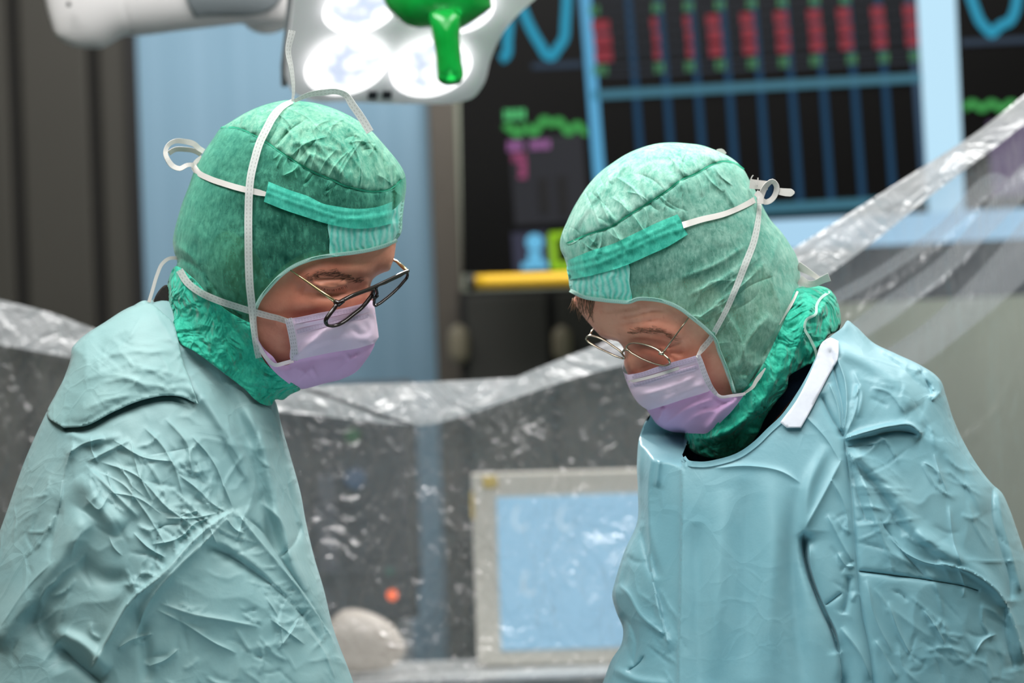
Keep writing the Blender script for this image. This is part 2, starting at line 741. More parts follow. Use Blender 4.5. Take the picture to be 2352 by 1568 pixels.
def gown_mat(name, col, dark, gloss=0.55, cr_=1.0):
    t = NT(name)
    n1 = t.noise(14, 4, 0.6, 0.4)
    n2 = t.noise(420, 2, 0.5)
    c = t.mixc(t.ramp(n1, [(0.35, 0.0), (0.7, 1.0)]), dark, col)
    # crumple: ridges between plates of a distorted cell pattern, plus fibres
    d = t.noise(9, 3, 0.5)
    warp = t.n('ShaderNodeVectorMath', operation='ADD')
    sc = t.n('ShaderNodeVectorMath', operation='SCALE')
    nz = t.n('ShaderNodeTexNoise')
    t.l(t.tc.outputs['Object'], nz.inputs['Vector'])
    nz.inputs['Scale'].default_value = 9
    t.l(nz.outputs['Color'], sc.inputs[0])
    sc.inputs['Scale'].default_value = 0.06
    t.l(t.tc.outputs['Object'], warp.inputs[0])
    t.l(sc.outputs[0], warp.inputs[1])
    vo = t.n('ShaderNodeTexVoronoi', feature='DISTANCE_TO_EDGE')
    t.l(warp.outputs[0], vo.inputs['Vector'])
    vo.inputs['Scale'].default_value = 22
    edge = t.ramp(vo.outputs['Distance'], [(0.0, 1.0), (0.10, 0.25), (0.5, 0.0)])
    mask = t.ramp(t.noise(6, 2), [(0.42, 0.0), (0.62, 1.0)])
    e2 = t.math('MULTIPLY', edge, mask)
    b1 = t.bump(e2, 0.4 * cr_, 0.004)
    b2 = t.bump(n1, 0.4 * cr_, 0.008, b1)
    vo2 = t.n('ShaderNodeTexVoronoi', feature='DISTANCE_TO_EDGE')
    t.l(warp.outputs[0], vo2.inputs['Vector'])
    vo2.inputs['Scale'].default_value = 48
    b2 = t.bump(t.math('MULTIPLY', t.ramp(vo2.outputs['Distance'], [(0.0, 1.0), (0.12, 0.2), (0.5, 0.0)]), t.ramp(t.noise(11, 2), [(0.5, 0.0), (0.66, 1.0)])), 0.3 * cr_, 0.002, b2)
    b3 = t.bump(n2, 0.12, 0.0006, b2)
    return t.done(t.prin(c, gloss, b3, Sheen_Weight=0.12, Specular_IOR_Level=0.35))


def hood_mat(name, light, dark, clear=(0.12, 0.42), ripple=0.0, fibre=1.0, crush=0.0):
    t = NT(name)
    f1 = t.noise(230, 5, 0.75, 0.4, stretch=(1.0, 1.0, 0.4, (0.0, 0.5, 0.0)))
    f2 = t.noise(42, 4, 0.65, 0.3)
    f = t.math('ADD', t.math('MULTIPLY', f1, 0.6), t.math('MULTIPLY', f2, 0.4))
    mott = t.ramp(f, [(0.38, 0.0), (0.62, 1.0)])
    c = t.mixc(mott, dark, light)
    b = t.bump(f1, 0.25 * fibre, 0.0012)
    b = t.bump(t.noise(38, 3, 0.6, 0.8), 0.4, 0.003, b)
    if crush:
        b = t.bump(t.noise(34, 2, 0.5, 1.6), crush, 0.02, b)
        vc = t.n('ShaderNodeTexVoronoi', feature='DISTANCE_TO_EDGE')
        t.l(t.tc.outputs['Object'], vc.inputs['Vector'])
        vc.inputs['Scale'].default_value = 40
        b = t.bump(t.ramp(vc.outputs['Distance'], [(0.0, 1.0), (0.14, 0.2), (0.5, 0.0)]), crush * 0.5, 0.004, b)
    if ripple:
        wv = t.n('ShaderNodeTexWave', bands_direction='X')
        t.l(t.tc.outputs['Object'], wv.inputs['Vector'])
        wv.inputs['Scale'].default_value = 62
        wv.inputs['Distortion'].default_value = 5.0
        wv.inputs['Detail'].default_value = 1.0
        wv.inputs['Detail Scale'].default_value = 1.2
        b = t.bump(wv.outputs['Fac'], ripple, 0.0008, b)
        if ripple > 0.3:
            c = t.mixc(t.math('MULTIPLY', wv.outputs['Fac'], 0.55), c, tuple(0.55 * v + 0.45 for v in light[:3]) + (1,))
    cloth = t.prin(c, 0.75, b, Sheen_Weight=0.25, Specular_IOR_Level=0.25)
    tl = t.n('ShaderNodeBsdfTranslucent')
    t.l(c, tl.inputs[0])
    body = t.mixs(0.22, cloth, tl.outputs[0])
    tr = t.n('ShaderNodeBsdfTransparent')
    tr.inputs[0].default_value = tuple(min(1.0, v * 1.2 + 0.2) for v in light[:3]) + (1,)
    inv = t.ramp(f, [(0.36, clear[1]), (0.62, clear[0])])
    lw = t.n('ShaderNodeLayerWeight')
    lw.inputs[0].default_value = 0.5
    inv = t.math('MULTIPLY', inv, t.ramp(lw.outputs['Facing'], [(0.08, 1.0), (0.6, 0.12)]))
    return t.done(t.mixs(inv, body, tr.outputs[0]))


def tape_mat(name, col, stitch=(), dash=9.0, rough=0.7, clear=0.0):
    """white woven tape; rows of dashed stitching at the given places across it"""
    t = NT(name)
    uv = t.n('ShaderNodeSeparateXYZ')
    t.l(t.tc.outputs['UV'], uv.inputs[0])
    c = col
    if stitch:
        d = t.math('FRACT', t.math('DIVIDE', uv.outputs[0], dash))
        gate = t.math('LESS_THAN', d, 0.55)
        tot = None
        for s_ in stitch:
            a = t.math('LESS_THAN', t.math('ABSOLUTE', t.math('SUBTRACT', uv.outputs[1], s_)), 0.055)
            tot = a if tot is None else t.math('MAXIMUM', tot, a)
        k = t.math('MULTIPLY', t.math('MULTIPLY', gate, tot), 0.55)
        c = t.mixc(k, col, tuple(v * 0.35 for v in col[:3]) + (1,))
    b = t.bump(t.noise(900, 1), 0.1, 0.0004)
    cl = t.prin(c, rough, b, Specular_IOR_Level=0.25)
    tl = t.n('ShaderNodeBsdfTranslucent')
    tl.inputs[0].default_value = col
    sh = t.mixs(0.2, cl, tl.outputs[0])
    if clear:
        tr = t.n('ShaderNodeBsdfTransparent')
        sh = t.mixs(clear, sh, tr.outputs[0])
    return t.done(sh)


def skin_mat(name, col, red, pore=1.0):
    t = NT(name)
    n1 = t.noise(28, 4, 0.6)
    n2 = t.noise(600, 2, 0.6)
    c = t.mixc(t.ramp(n1, [(0.35, 0.0), (0.7, 1.0)]), col, red)
    sp = t.ramp(t.noise(260, 2, 0.6), [(0.62, 0.0), (0.76, 0.2)])
    c = t.mixc(sp, c, tuple(v * 0.6 for v in red[:3]) + (1,))
    b = t.bump(n2, 0.18 * pore, 0.0006)
    b = t.bump(n1, 0.2, 0.002, b)
    return t.done(t.prin(c, 0.48, b, Subsurface_Weight=0.12, Subsurface_Radius=(0.012, 0.005, 0.003), Subsurface_Scale=0.5, Specular_IOR_Level=0.4))


def plastic_mat(name, clear=0.78, milk=0.4, bump=0.6, tint=(0.93, 0.96, 1.0, 1), st=(1, 1, 1), fine=1.0, gloss=0.12):
    t = NT(name)
    a = t.noise(11, 4, 0.62, 0.9, stretch=st)
    b_ = t.noise(46, 3, 0.6, 1.2, stretch=st)
    nrm = t.bump(a, bump, 0.03)
    nrm = t.bump(b_, bump * 0.35 * fine, 0.006, nrm)
    gl = t.n('ShaderNodeBsdfGlossy')
    gl.inputs['Roughness'].default_value = gloss
    t.l(nrm, gl.inputs['Normal'])
    df = t.n('ShaderNodeBsdfDiffuse')
    df.inputs[0].default_value = (0.82, 0.84, 0.86, 1)
    t.l(nrm, df.inputs['Normal'])
    tl = t.n('ShaderNodeBsdfTranslucent')
    tl.inputs[0].default_value = (0.8, 0.82, 0.85, 1)
    milkx = t.mixs(0.5, df.outputs[0], tl.outputs[0])
    surf = t.mixs(milk, gl.outputs[0], milkx)
    tr = t.n('ShaderNodeBsdfTransparent')
    tr.inputs[0].default_value = tint
    fr = t.n('ShaderNodeLayerWeight')
    fr.inputs[0].default_value = 0.35
    t.l(nrm, fr.inputs['Normal'])
    fac = t.math('MULTIPLY_ADD', fr.outputs['Facing'], 0.45, 1 - clear)
    return t.done(t.mixs(t.math('MINIMUM', fac, 0.95), tr.outputs[0], surf))
# ------------------------------------------------------------------ palette
M = {}
M['panel'] = plain('wall_panel_paint', C(62, 60, 54), 0.55, noise=0.06, nscale=3)
M['groove'] = plain('panel_joint', C(36, 35, 32), 0.7)
M['black'] = plain('black_paint', C(18, 18, 19), 0.5)
M['frame_grey'] = plain('door_frame_paint', C(96, 90, 82), 0.5, noise=0.05)
M['wall_light'] = plain('wall_paint', C(186, 194, 176), 0.7, noise=0.04, nscale=4)
M['floor'] = plain('floor_vinyl', C(84, 92, 94), 0.4, noise=0.06, nscale=8)
M['ceiling'] = plain('ceiling_tile', C(215, 215, 212), 0.8)
M['white_plastic'] = plain('white_lamp_housing', C(228, 226, 226), 0.35)
M['steel'] = plain('steel', C(150, 150, 150), 0.3, 0.9)

t = NT('blue_curtain_fabric')
sx = t.n('ShaderNodeSeparateXYZ')
t.l(t.tc.outputs['Object'], sx.inputs[0])
cmb = t.n('ShaderNodeCombineXYZ')
t.l(sx.outputs[0], cmb.inputs[0])
nn = t.noise(14, 3, 0.6, 0, vec=cmb.outputs[0])
M['blue_panel'] = t.done(t.prin(t.mixc(t.ramp(nn, [(0.3, 0.0), (0.7, 1.0)]), C(124, 162, 186), C(142, 178, 202)), 0.6))


def wx(px, d, py=400):
    return P(px, py, d)[0]


def wz(py, d, px=1176):
    return P(px, py, d)[2]


# ------------------------------------------------------------------ room shell
R0, R1, RY0, RY1, RH = -3.2, 3.2, -1.6, 5.30, 3.0


def struct(name, mb, mat, label=None):
    return tag(mb.build(name, mat), label, None, None, 'structure')


struct('floor', MB().box(R0, R1, RY0, RY1, -0.1, 0.0), M['floor'])
struct('ceiling', MB().box(R0, R1, RY0, RY1, RH, RH + 0.1), M['ceiling'])
struct('wall_back', MB().box(R0, R1, RY1, RY1 + 0.1, 0, RH), M['wall_light'])
struct('wall_left', MB().box(R0 - 0.1, R0, RY0, RY1, 0, RH), M['wall_light'])
struct('wall_right', MB().box(R1, R1 + 0.1, RY0, RY1, 0, RH), M['wall_light'])
struct('wall_front', MB().box(R0, R1, RY0 - 0.1, RY0, 0, RH), M['panel'])

# dark wall panels with recessed joints, left of the blue door
DW = 5.0
edges = [-150, 25, 55, 207, 236, 300]
xs = [wx(e, DW) for e in edges]
x_end = wx(325, DW)
mb = MB()
mb.box(R0, xs[0], DW + 0.03, DW + 0.06, 0, RH)
mb.box(R0, xs[0], DW, DW + 0.03, 0, RH)
for a, b in ((0, 1), (2, 3), (4, 5)):
    mb.box(xs[a], xs[b], DW, DW + 0.03, 0.0, RH, 0, 0.006)
mb.box(xs[0], x_end, DW + 0.03, DW + 0.06, 0, RH, 1)
o = mb.build('trim_1', None, mats=[M['panel'], M['groove']])
tag(o, kind='structure')
# black door reveal
struct('trim_2', MB().box(xs[5], x_end, DW - 0.01, DW + 0.029, 0, RH), M['black'])
# pale blue sliding door leaf
o = struct('door_1', MB().box(x_end, wx(992, DW, 500), DW - 0.005, DW + 0.04, 0, RH), M['blue_panel'])
# grey brown door frame right of it
struct('trim_3', MB().box(wx(992, DW, 500), wx(1056, DW, 500), DW - 0.03, DW + 0.04, 0, RH, 0, 0.004), M['frame_grey'])

# dark built-in cabinet below the display, between the door frame and the display column
DC = 4.7
cab = empty('wall_cabinet', (wx(1200, DC), DC, 0), 'dark grey wall cabinet with pale knobs below the big display', 'cabinet')
M['cab'] = plain('cabinet_grey', C(62, 62, 58), 0.5, noise=0.05, nscale=3)
M['knob'] = plain('cabinet_knob', C(150, 142, 122), 0.5)
zt = wz(664, DC)
x0, x1 = wx(1052, DC, 700), wx(1900, DC, 700)
MB().box(x0, x1, DC + 0.02, DC + 0.28, 0, zt).build('body', M['black'], cab)
de = [wx(1072, DC, 750), wx(1258, DC, 750), wx(1280, DC, 750), wx(1480, DC, 750), wx(1500, DC, 750), wx(1880, DC, 750)]
for a in (0, 2, 4):
    d_ = MB().box(de[a], de[a + 1], DC, DC + 0.02, 0.02, zt - 0.01, 0, 0.004).build('door', M['cab'], cab)
for px, py, r in ((1054, 790, 24), (1291, 790, 22)):
    q = P(px, py, DC - 0.02)
    mbk = MB()
    k = r / F * DC
    V, Fs = tube_mesh([q + np.array([0, 0, s]) for s in np.linspace(-k * 1.9, k * 1.9, 9)], [k * math.sqrt(max(0.02, 1 - (s / 1.0)**4)) for s in np.linspace(-1, 1, 9)], 14)
    link('knob', V, Fs, M['knob'], cab)

# ------------------------------------------------------------------ big wall display
DM = 4.25
NM = np.array([0.0, -1.0, 0.0])


class Screen:
    def __init__(s, d, n=NM):
        s.p0 = P(1176, 784, d)
        s.n = n / np.linalg.norm(n)

    def __call__(s, x, y, off=0.0):
        return ray_plane(x, y, s.p0 + s.n * off, s.n)


S = Screen(DM)
EM = {}


def em(name, rgb, k=1.0):
    if name not in EM:
        EM[name] = glow('screen_' + name, C(*rgb), k, 0.4)
    return EM[name]


def quad_strip(mb, pts, width, off, scr, m=0, closed=False):
    """thin flat line of pixels on a screen along a path"""
    p = np.array(pts, float)
    T = np.gradient(p, axis=0) if len(p) > 2 else np.repeat(p[1:] - p[:1], 2, 0)
    T = T / (np.hypot(T[:, 0], T[:, 1])[:, None] + 1e-9)
    N = np.stack([-T[:, 1], T[:, 0]], 1) * width / 2
    A, B = scr(*(p + N).T, off), scr(*(p - N).T, off)
    V = np.concatenate([A, B])
    k = len(p)
    Fs = [(i, i + k, i + k + 1, i + 1) for i in range(k - 1)]
    mb.add(V, Fs, m)


def poly_on(mb, pts, off, scr, m=0):
    q = scr(*np.array(pts, float).T, off)
    mb.add(q, [tuple(range(len(q)))[::-1]], m)


def rect(x0, y0, x1, y1, lx=0.075, ly=-0.062):
    """rectangle following the slant of the window on the display"""
    cx, cy = (x0 + x1) / 2, (y0 + y1) / 2
    return [(x + lx * (y - cy), y + ly * (x - cx)) for x, y in ((x0, y0), (x1, y0), (x1, y1), (x0, y1))]


base = S(1700, 300, 0)
disp = empty('wall_display', (base[0], DM, base[2] - 0.9), 'huge black medical wall display with blue curves and a value table', 'screen')
M['screen_black'] = plain('screen_glass_black', C(6, 6, 6), 0.3, Specular_IOR_Level=0.15)
M['bezel'] = plain('bezel_dark', C(12, 24, 34), 0.5)
mb = MB()
mb.slab(S(np.array([1046, 2760, 2760, 1062]), np.array([-420, -500, 640, 628])), NM, 0.06)
mb.build('housing', M['screen_black'], disp)
mb = MB()
quad_strip(mb, [(1780, 640), (2760, 592)], 130, 0.008, S)
mb.build('bottom_bezel', M['bezel'], disp)

# waveforms
W1 = [(1150, 136), (1160, 130), (1166, 90), (1170, 40), (1176, -60)]
W2 = [(1190, -10), (1198, 14), (1211, 48), (1226, 78), (1243, 106), (1258, 128), (1266, 130), (1280, 112), (1294, 92), (1299, 50), (1302, 0), (1304, -60)]
W3 = [(2226, -20), (2240, 22), (2252, 50), (2268, 68), (2279, 78), (2288, 68), (2302, 56), (2318, 50), (2328, 34), (2336, 0), (2338, -40)]
for wv in (W1, W2, W3):
    mb = MB()
    quad_strip(mb, cr(wv, False, 6), 21, 0.003, S)
    mb.build('blue_curve', em('teal_curve', (14, 138, 170), 0.95), disp)
for ln in ([(1222, 152), (1338, 147)], [(2206, 98), (2500, 84)]):
    mb = MB()
    quad_strip(mb, ln, 14, 0.002, S)
    mb.build('baseline', em('navy_line', (24, 46, 66), 0.9), disp)
for a, b in ((1160, 1205), (1208, 1352)):
    mb = MB()
    xx = np.arange(a, b, 4.0)
    yy = 300 + 9 * np.sin(xx * 0.16) - 22 * np.exp(-((xx - 1264) / 24)**2) - (xx - 1160) * 0.03
    quad_strip(mb, np.stack([xx, yy], 1), 17, 0.003, S)
    mb.build('green_curve', em('green', (56, 155, 72), 0.8), disp)
for a, b in ((2214, 2335),):
    mb = MB()
    xx = np.arange(a, b, 4.0)
    quad_strip(mb, np.stack([xx, 246 + 7 * np.sin(xx * 0.14) - 3], 1), 16, 0.003, S)
    mb.build('green_curve', em('green', (56, 155, 72), 0.8), disp)


def blocks(mb, x, y, n, w_, h_, gap, off=0.003, slope=-0.05):
    """a row of small unreadable digits: each a ring of strokes"""
    for i in range(n):
        cx = x + i * (w_ + gap)
        cy = y + slope * (cx - x)
        s_ = h_ * 0.24
        a, b, c_, d_ = cx - w_ / 2, cx + w_ / 2, cy - h_ / 2, cy + h_ / 2
        quad_strip(mb, [(a, c_ + s_ / 2), (b, c_ + s_ / 2)], s_, off, S)
        quad_strip(mb, [(a, cy), (b, cy)], s_, off + 0.0002, S)
        quad_strip(mb, [(a, d_ - s_ / 2), (b, d_ - s_ / 2)], s_, off + 0.0004, S)
        quad_strip(mb, [(b - s_ / 2, c_), (b - s_ / 2, d_)], s_, off + 0.0006, S)
        if (i + int(x)) % 2:
            quad_strip(mb, [(a + s_ / 2, c_), (a + s_ / 2, d_)], s_, off + 0.0008, S)


mb = MB()
blocks(mb, 1162, 264, 4, 9, 22, 4)
mb.build('green_digits', em('green_text', (84, 200, 120), 0.9), disp)
mb = MB()
poly_on(mb, rect(1176, 312, 1345, 512), 0.002, S)
mb.build('dark_value_field', em('charcoal', (31, 33, 40), 0.8), disp)
mb = MB()
blocks(mb, 1170, 336, 3, 9, 22, 3, 0.004)
blocks(mb, 1222, 333, 4, 9, 20, 3, 0.004)
mb.build('violet_digits', em('violet', (150, 92, 150), 0.9), disp)
mb = MB()
blocks(mb, 1180, 362, 3, 9, 20, 2, 0.004)
blocks(mb, 1200, 388, 1, 18, 44, 4, 0.004)
mb.build('rose_digits', em('rose', (140, 60, 100), 0.9), disp)
mb = MB()
for k, (x, hgt) in enumerate(((1246, 82), (1290, 92))):
    quad_strip(mb, [(x, 450 - hgt / 2), (x + 5, 450 + hgt / 2)], 22, 0.004, S)
mb.build('dim_numeral', em('dim', (16, 16, 18), 1.0), disp)
mb = MB()
poly_on(mb, rect(1178, 532, 1260, 622), 0.002, S)
mb.build('icon_tile', em('tile', (40, 42, 60), 1.0), disp)
mb = MB()
an = np.linspace(0, 2 * np.pi, 20, endpoint=False)
poly_on(mb, np.stack([1228 + 20 * np.cos(an), 556 + 20 * np.sin(an)], 1), 0.004, S)
poly_on(mb, [(1214, 578), (1242, 577), (1246, 600), (1212, 602)], 0.004, S)
quad_strip(mb, [(1198, 612), (1258, 608)], 16, 0.004, S)
mb.build('blue_icon', em('icon_blue', (96, 176, 214), 0.95), disp)
mb = MB()
for a, b, w_ in (((1268, 536), (1274, 618), 17), ((1262, 541), (1330, 537), 15), ((1270, 612), (1340, 608), 18), ((1322, 536), (1328, 618), 17)):
    quad_strip(mb, [a, b], w_, 0.004, S)
mb.build('lime_box', em('lime', (130, 178, 30), 1.0), disp)

# trend window with table
mb = MB()
quad_strip(mb, [(1336, -120), (1345, 0), (1361, 200), (1384, 500)], 26, 0.005, S)
mb.build('window_border', em('border_blue', (76, 150, 190), 1.0), disp)
mb = MB()
poly_on(mb, [(2100, -120), (2190, -124), (2216, 485), (2133, 490)], 0.005, S)
mb.build('scroll_bar', em('pale_blue', (178, 216, 236), 1.0), disp)
mb = MB()
cols = [1443, 1514, 1586, 1658, 1730, 1802, 1874, 1946, 2017, 2089]
for x in cols:
    quad_strip(mb, [(x - 8, -100), (x, 0), (x + 17, 200), (x + 36, 465)], 15, 0.004, S)
    mb.build('column_line', em('line_blue', (36, 66, 92), 0.9), disp)
for y in (4, 28, 52, 76, 100, 124, 150, 172):
    mb = MB()
    quad_strip(mb, [(1352, y + 2), (2112, y - 32)], 6, 0.0045, S)
    mb.build('row_line', em('row_grey', (40, 50, 64), 0.7), disp)
mb = MB()
quad_strip(mb, [(1360, 219), (2118, 178)], 20, 0.005, S)
quad_strip(mb, [(1600, 488), (2130, 458)], 22, 0.005, S)
mb.build('table_rule', em('rule_teal', (48, 100, 118), 1.0), disp)
for i, x in enumerate([1382, 1505, 1580, 1640, 1718, 1796, 1872, 1940, 2018, 2092]):
    big = 20 if i == 0 else (7 if i < 3 else 15)
    for k, y in enumerate((52, 86, 120)):
        cx = x + (y - 60) * 0.07 - (2 if k == 0 else 0)
        cy = y - 0.05 * (x - 1382) + 8
        mb = MB()
        poly_on(mb, rect(cx - big, cy - 14, cx + big, cy + 14), 0.006, S)
        mb.build('red_value', em('red', (128, 30, 46), 0.85), disp)
for i, x in enumerate([1364, 1508, 1580, 1652, 1725, 1796, 1870, 1940]):
    mb = MB()
    blocks(mb, x - 5, 24 - 0.045 * (x - 1364), 2, 9, 22, 3, 0.006)
    mb.build('green_value', em('green_text2', (66, 132, 84), 0.7), disp)
for i, x in enumerate([1372, 1514, 1584, 1655, 1728, 1800, 1872, 1956, 2030, 2100]):
    mb = MB()
    blocks(mb, x - 6, 162 - 0.045 * (x - 1372), 3 if i == 0 else 2, 9, 22, 3, 0.006)
    mb.build('green_value', em('green_text2', (66, 132, 84), 0.7), disp)
mb = MB()
poly_on(mb, [(1600, 514), (2500, 470), (2500, 540), (1600, 584)], 0.010, S)
mb.build('task_bar', em('bar_blue', (160, 200, 226), 1.0), disp)
mb = MB()
poly_on(mb, [(2268, 280), (2500, 262), (2500, 440), (2280, 452)], 0.005, S)
mb.build('purple_field', em('purple', (82, 62, 98), 1.0), disp)

# yellow rail below the display
q0, q1 = P(1092, 648, 4.15), P(1420, 637, 4.15)
rail = empty('grab_rail', (q0 + q1) / 2 - np.array([0, 0, 0.02]), 'yellow horizontal rail below the big black display', 'rail')
M['yellow'] = plain('yellow_enamel', C(214, 170, 20), 0.45)
V, Fs = tube_mesh([q0 + (q1 - q0) * t_ for t_ in np.linspace(0, 1, 12)], 0.0125, 16)
link('bar', V, Fs, M['yellow'], rail)
e = P(1078, 649, 4.15)
V, Fs = tube_mesh([e + (q1 - q0) * t_ for t_ in np.linspace(-0.02, 0.05, 4)], [0.010, 0.014, 0.014, 0.010], 14)
link('end_cap', V, Fs, M['black'], rail)
V, Fs = tube_mesh([q1, q1 + np.array([0, 0.16, 0.03])], 0.009, 8)
link('bracket', V, Fs, M['black'], rail)

# ------------------------------------------------------------------ equipment seen through the plastic
DA = 3.75
anes = empty('anaesthesia_machine', (wx(720, DA, 1200), DA + 0.2, 0), 'dark grey equipment cart behind the plastic drape between the two people', 'medical machine')
M['dark_mach'] = plain('machine_charcoal', C(46, 48, 54), 0.45, noise=0.1, nscale=9)
M['mach_light'] = plain('machine_grey', C(140, 144, 150), 0.5)
x0, x1 = wx(505, DA, 1200), wx(938, DA, 1200)
zt, zb = wz(888, DA, 720), wz(1420, DA, 720)
MB().box(x0, x1, DA, DA + 0.45, zb, zt, 0, 0.012).build('upper_housing', M['dark_mach'], anes)
MB().box(x0 + 0.02, x1 - 0.02, DA - 0.06, DA + 0.45, 0.12, zb - 0.02, 0, 0.01).build('drawer_unit', M['mach_light'], anes)
for px in (560, 880):
    for dy in (0.05, 0.38):
        q = P(px, 784, DA + dy)
        V, Fs = tube_mesh([(q[0] - 0.02, DA + dy, 0.06), (q[0] + 0.02, DA + dy, 0.06)], 0.06, 18)
        link('caster', V, Fs, M['black'], anes)
MB().box(wx(700, DA), wx(745, DA), DA - 0.02, DA, wz(1300, DA), wz(1075, DA), 0, 0.004).build('side_module', plain('module_grey', C(74, 76, 84), 0.5), anes)
MB().box(wx(770, DA), wx(925, DA), DA - 0.015, DA, wz(1410, DA), wz(1290, DA), 0, 0.004).build('lower_panel', plain('panel_dark', C(34, 35, 40), 0.5), anes)
for nm, px, py, r, rgb, k in (('green_lamp', 809, 1000, 17, (60, 130, 70), 0.8), ('blue_lamp', 815, 1100, 24, (70, 110, 150), 0.8), ('orange_lamp', 901, 1366, 12, (255, 110, 60), 1.6), ('teal_lamp', 895, 1312, 9, (30, 130, 110), 0.8)):
    q = P(px, py, DA - 0.015)
    k_ = r / F * DA
    V, Fs = tube_mesh([q + np.array([0, s * 0.02, 0]) for s in (-0.4, 0.0, 1.0)], [k_ * 0.7, k_, k_], 18)
    link(nm, V, Fs, glow(nm + '_lens', C(*rgb), k * (1.0 if k > 1 else 0.4)), anes)

# pale cart column and work surface at the bottom
DB = 3.55
mon = empty('cart_monitor', (wx(1290, DB, 1330), DB + 0.1, 0.62), 'cream framed monitor with pale blue screen behind the plastic drape', 'monitor')
M['cream'] = plain('cream_plastic', C(206, 200, 188), 0.45)
SB = Screen(DB)
fr = [(1082, 1092), (1620, 1078), (1620, 1518), (1097, 1528)]
mb = MB()
mb.slab(SB(*np.array(fr, float).T), NM, 0.07)
o = mb.build('frame', M['cream'], mon)
mb = MB()
poly_on(mb, [(1140, 1142), (1600, 1128), (1600, 1480), (1152, 1494)], 0.003, SB)
o = mb.build('display', em('soft_blue', (150, 196, 222), 1.0), mon)
mb = MB()
poly_on(mb, [(1108, 1092), (1142, 1091), (1142, 1118), (1110, 1120)], 0.004, SB)
poly_on(mb, [(1080, 1130), (1087, 1130), (1090, 1192), (1083, 1192)], 0.004, SB)
mb.build('yellow_sticker', plain('sticker_yellow', C(212, 180, 70), 0.5), mon)
for cx, cy in ((1196, 1190), (1216, 1340), (1300, 1190)):
    mb = MB()
    an = np.linspace(0.6, 4.6, 14)
    quad_strip(mb, np.stack([cx + 15 * np.cos(an), cy + 25 * np.sin(an)], 1), 9, 0.005, SB)
    mb.build('screen_symbol', em('paler_blue', (190, 220, 236), 1.0), mon)
q = SB(1300, 1545)
STAND = (q[0], SB(1300, 1524)[2])
zt_ = wz(1566, 3.5)
cart = empty('work_surface', (wx(1180, 3.5), 3.6, 0), 'pale grey trolley top with metal edge below the blue monitor', 'trolley')
xa, xb = wx(600, 3.5, 1560), wx(1620, 3.5, 1560)
zc = P(1100, 1564, 3.42)[2]
MB().box(xa, xb, 3.42, 3.66, zc - 0.03, zc, 0, 0.004).build('top', plain('trolley_top', C(196, 196, 194), 0.4), cart)
MB().box(STAND[0] - 0.06, STAND[0] + 0.06, DB + 0.005, DB + 0.06, zc + 0.004, STAND[1] + 0.004).build('stand', M['cream'], mon)
MB().box(xa, xb, 3.405, 3.42, zc - 0.03, zc + 0.006, 0, 0.003).build('edge_rail', M['steel'], cart)
for x in (xa + 0.03, xb - 0.06):
    for y in (3.44, 3.62):
        MB().box(x, x + 0.03, y, y + 0.03, 0, zc - 0.03).build('leg', M['steel'], cart)
# breathing bag, pale and rounded, lower left behind the plastic
bag_v = Volume([(740, 1450), (790, 1400), (860, 1410), (915, 1450), (932, 1495), (915, 1522), (860, 1542), (780, 1544), (720, 1528), (715, 1490)])
bag = patch('breathing_bag', [(740, 1450), (790, 1400), (860, 1410), (915, 1450), (932, 1495), (915, 1522), (860, 1542), (780, 1544), (720, 1528), (715, 1490)],
            lambda x, y: 3.5 - 0.8 * bag_v.h(x, y) / PXM, lambda x, y: 3.5 + 0.8 * bag_v.h(x, y) / PXM, 6,
            plain('bag_rubber', C(196, 184, 172), 0.4, noise=0.05), close=True)
tag(bag, 'pale rounded breathing bag resting behind the plastic, low beside the left surgeon', 'bag')
# ------------------------------------------------------------------ surgical lamp
DL = 2.85
M['lamp_white'] = plain('lamp_enamel', C(246, 246, 248), 0.3)
M['lamp_grey'] = plain('lamp_label_grey', C(120, 128, 132), 0.5)
M['chrome'] = plain('reflector_chrome', C(235, 235, 238), 0.12, 0.9)
M['sensor'] = plain('sensor_black', C(40, 42, 48), 0.4)
NL = np.array([-0.06, -0.80, -0.60])
NL /= np.linalg.norm(NL)
p0 = P(880, 100, DL)


def LP(x, y, off=0.0):
    return ray_plane(np.asarray(x, float), np.asarray(y, float), p0 + NL * off, NL)


lamp = empty('surgical_lamp', p0 + np.array([0, 0.05, 0.1]), 'white surgical lamp head with bright round lenses at the top', 'lamp')
out = cr([(676, -70), (668, 20), (655, 150), (656, 190), (668, 215), (700, 232), (800, 238), (950, 243), (1050, 240), (1092, 226), (1108, 205), (1128, 140), (1150, 92), (1180, 50), (1235, -2), (1300, -60), (1300, -300), (676, -300)], True, 10)
b3 = LP(out[:, 0], out[:, 1])
cen = b3.mean(0)
rings = [(-0.055, 0.94), (-0.050, 0.985), (-0.035, 1.0), (-0.008, 1.0), (0.0, 0.985)]
V, Fs = [], []
k = len(b3)
for off, s in rings:
    V += [tuple(cen + (q - cen) * s + NL * off) for q in b3]
for r in range(len(rings) - 1):
    Fs += [(r * k + i, r * k + (i + 1) % k, (r + 1) * k + (i + 1) % k, (r + 1) * k + i) for i in range(k)]
Fs.append(tuple(range(k))[::-1])
Fs.append(tuple((len(rings) - 1) * k + i for i in range(k)))
o = link('housing', V, Fs, M['lamp_white'], lamp, smooth=False)

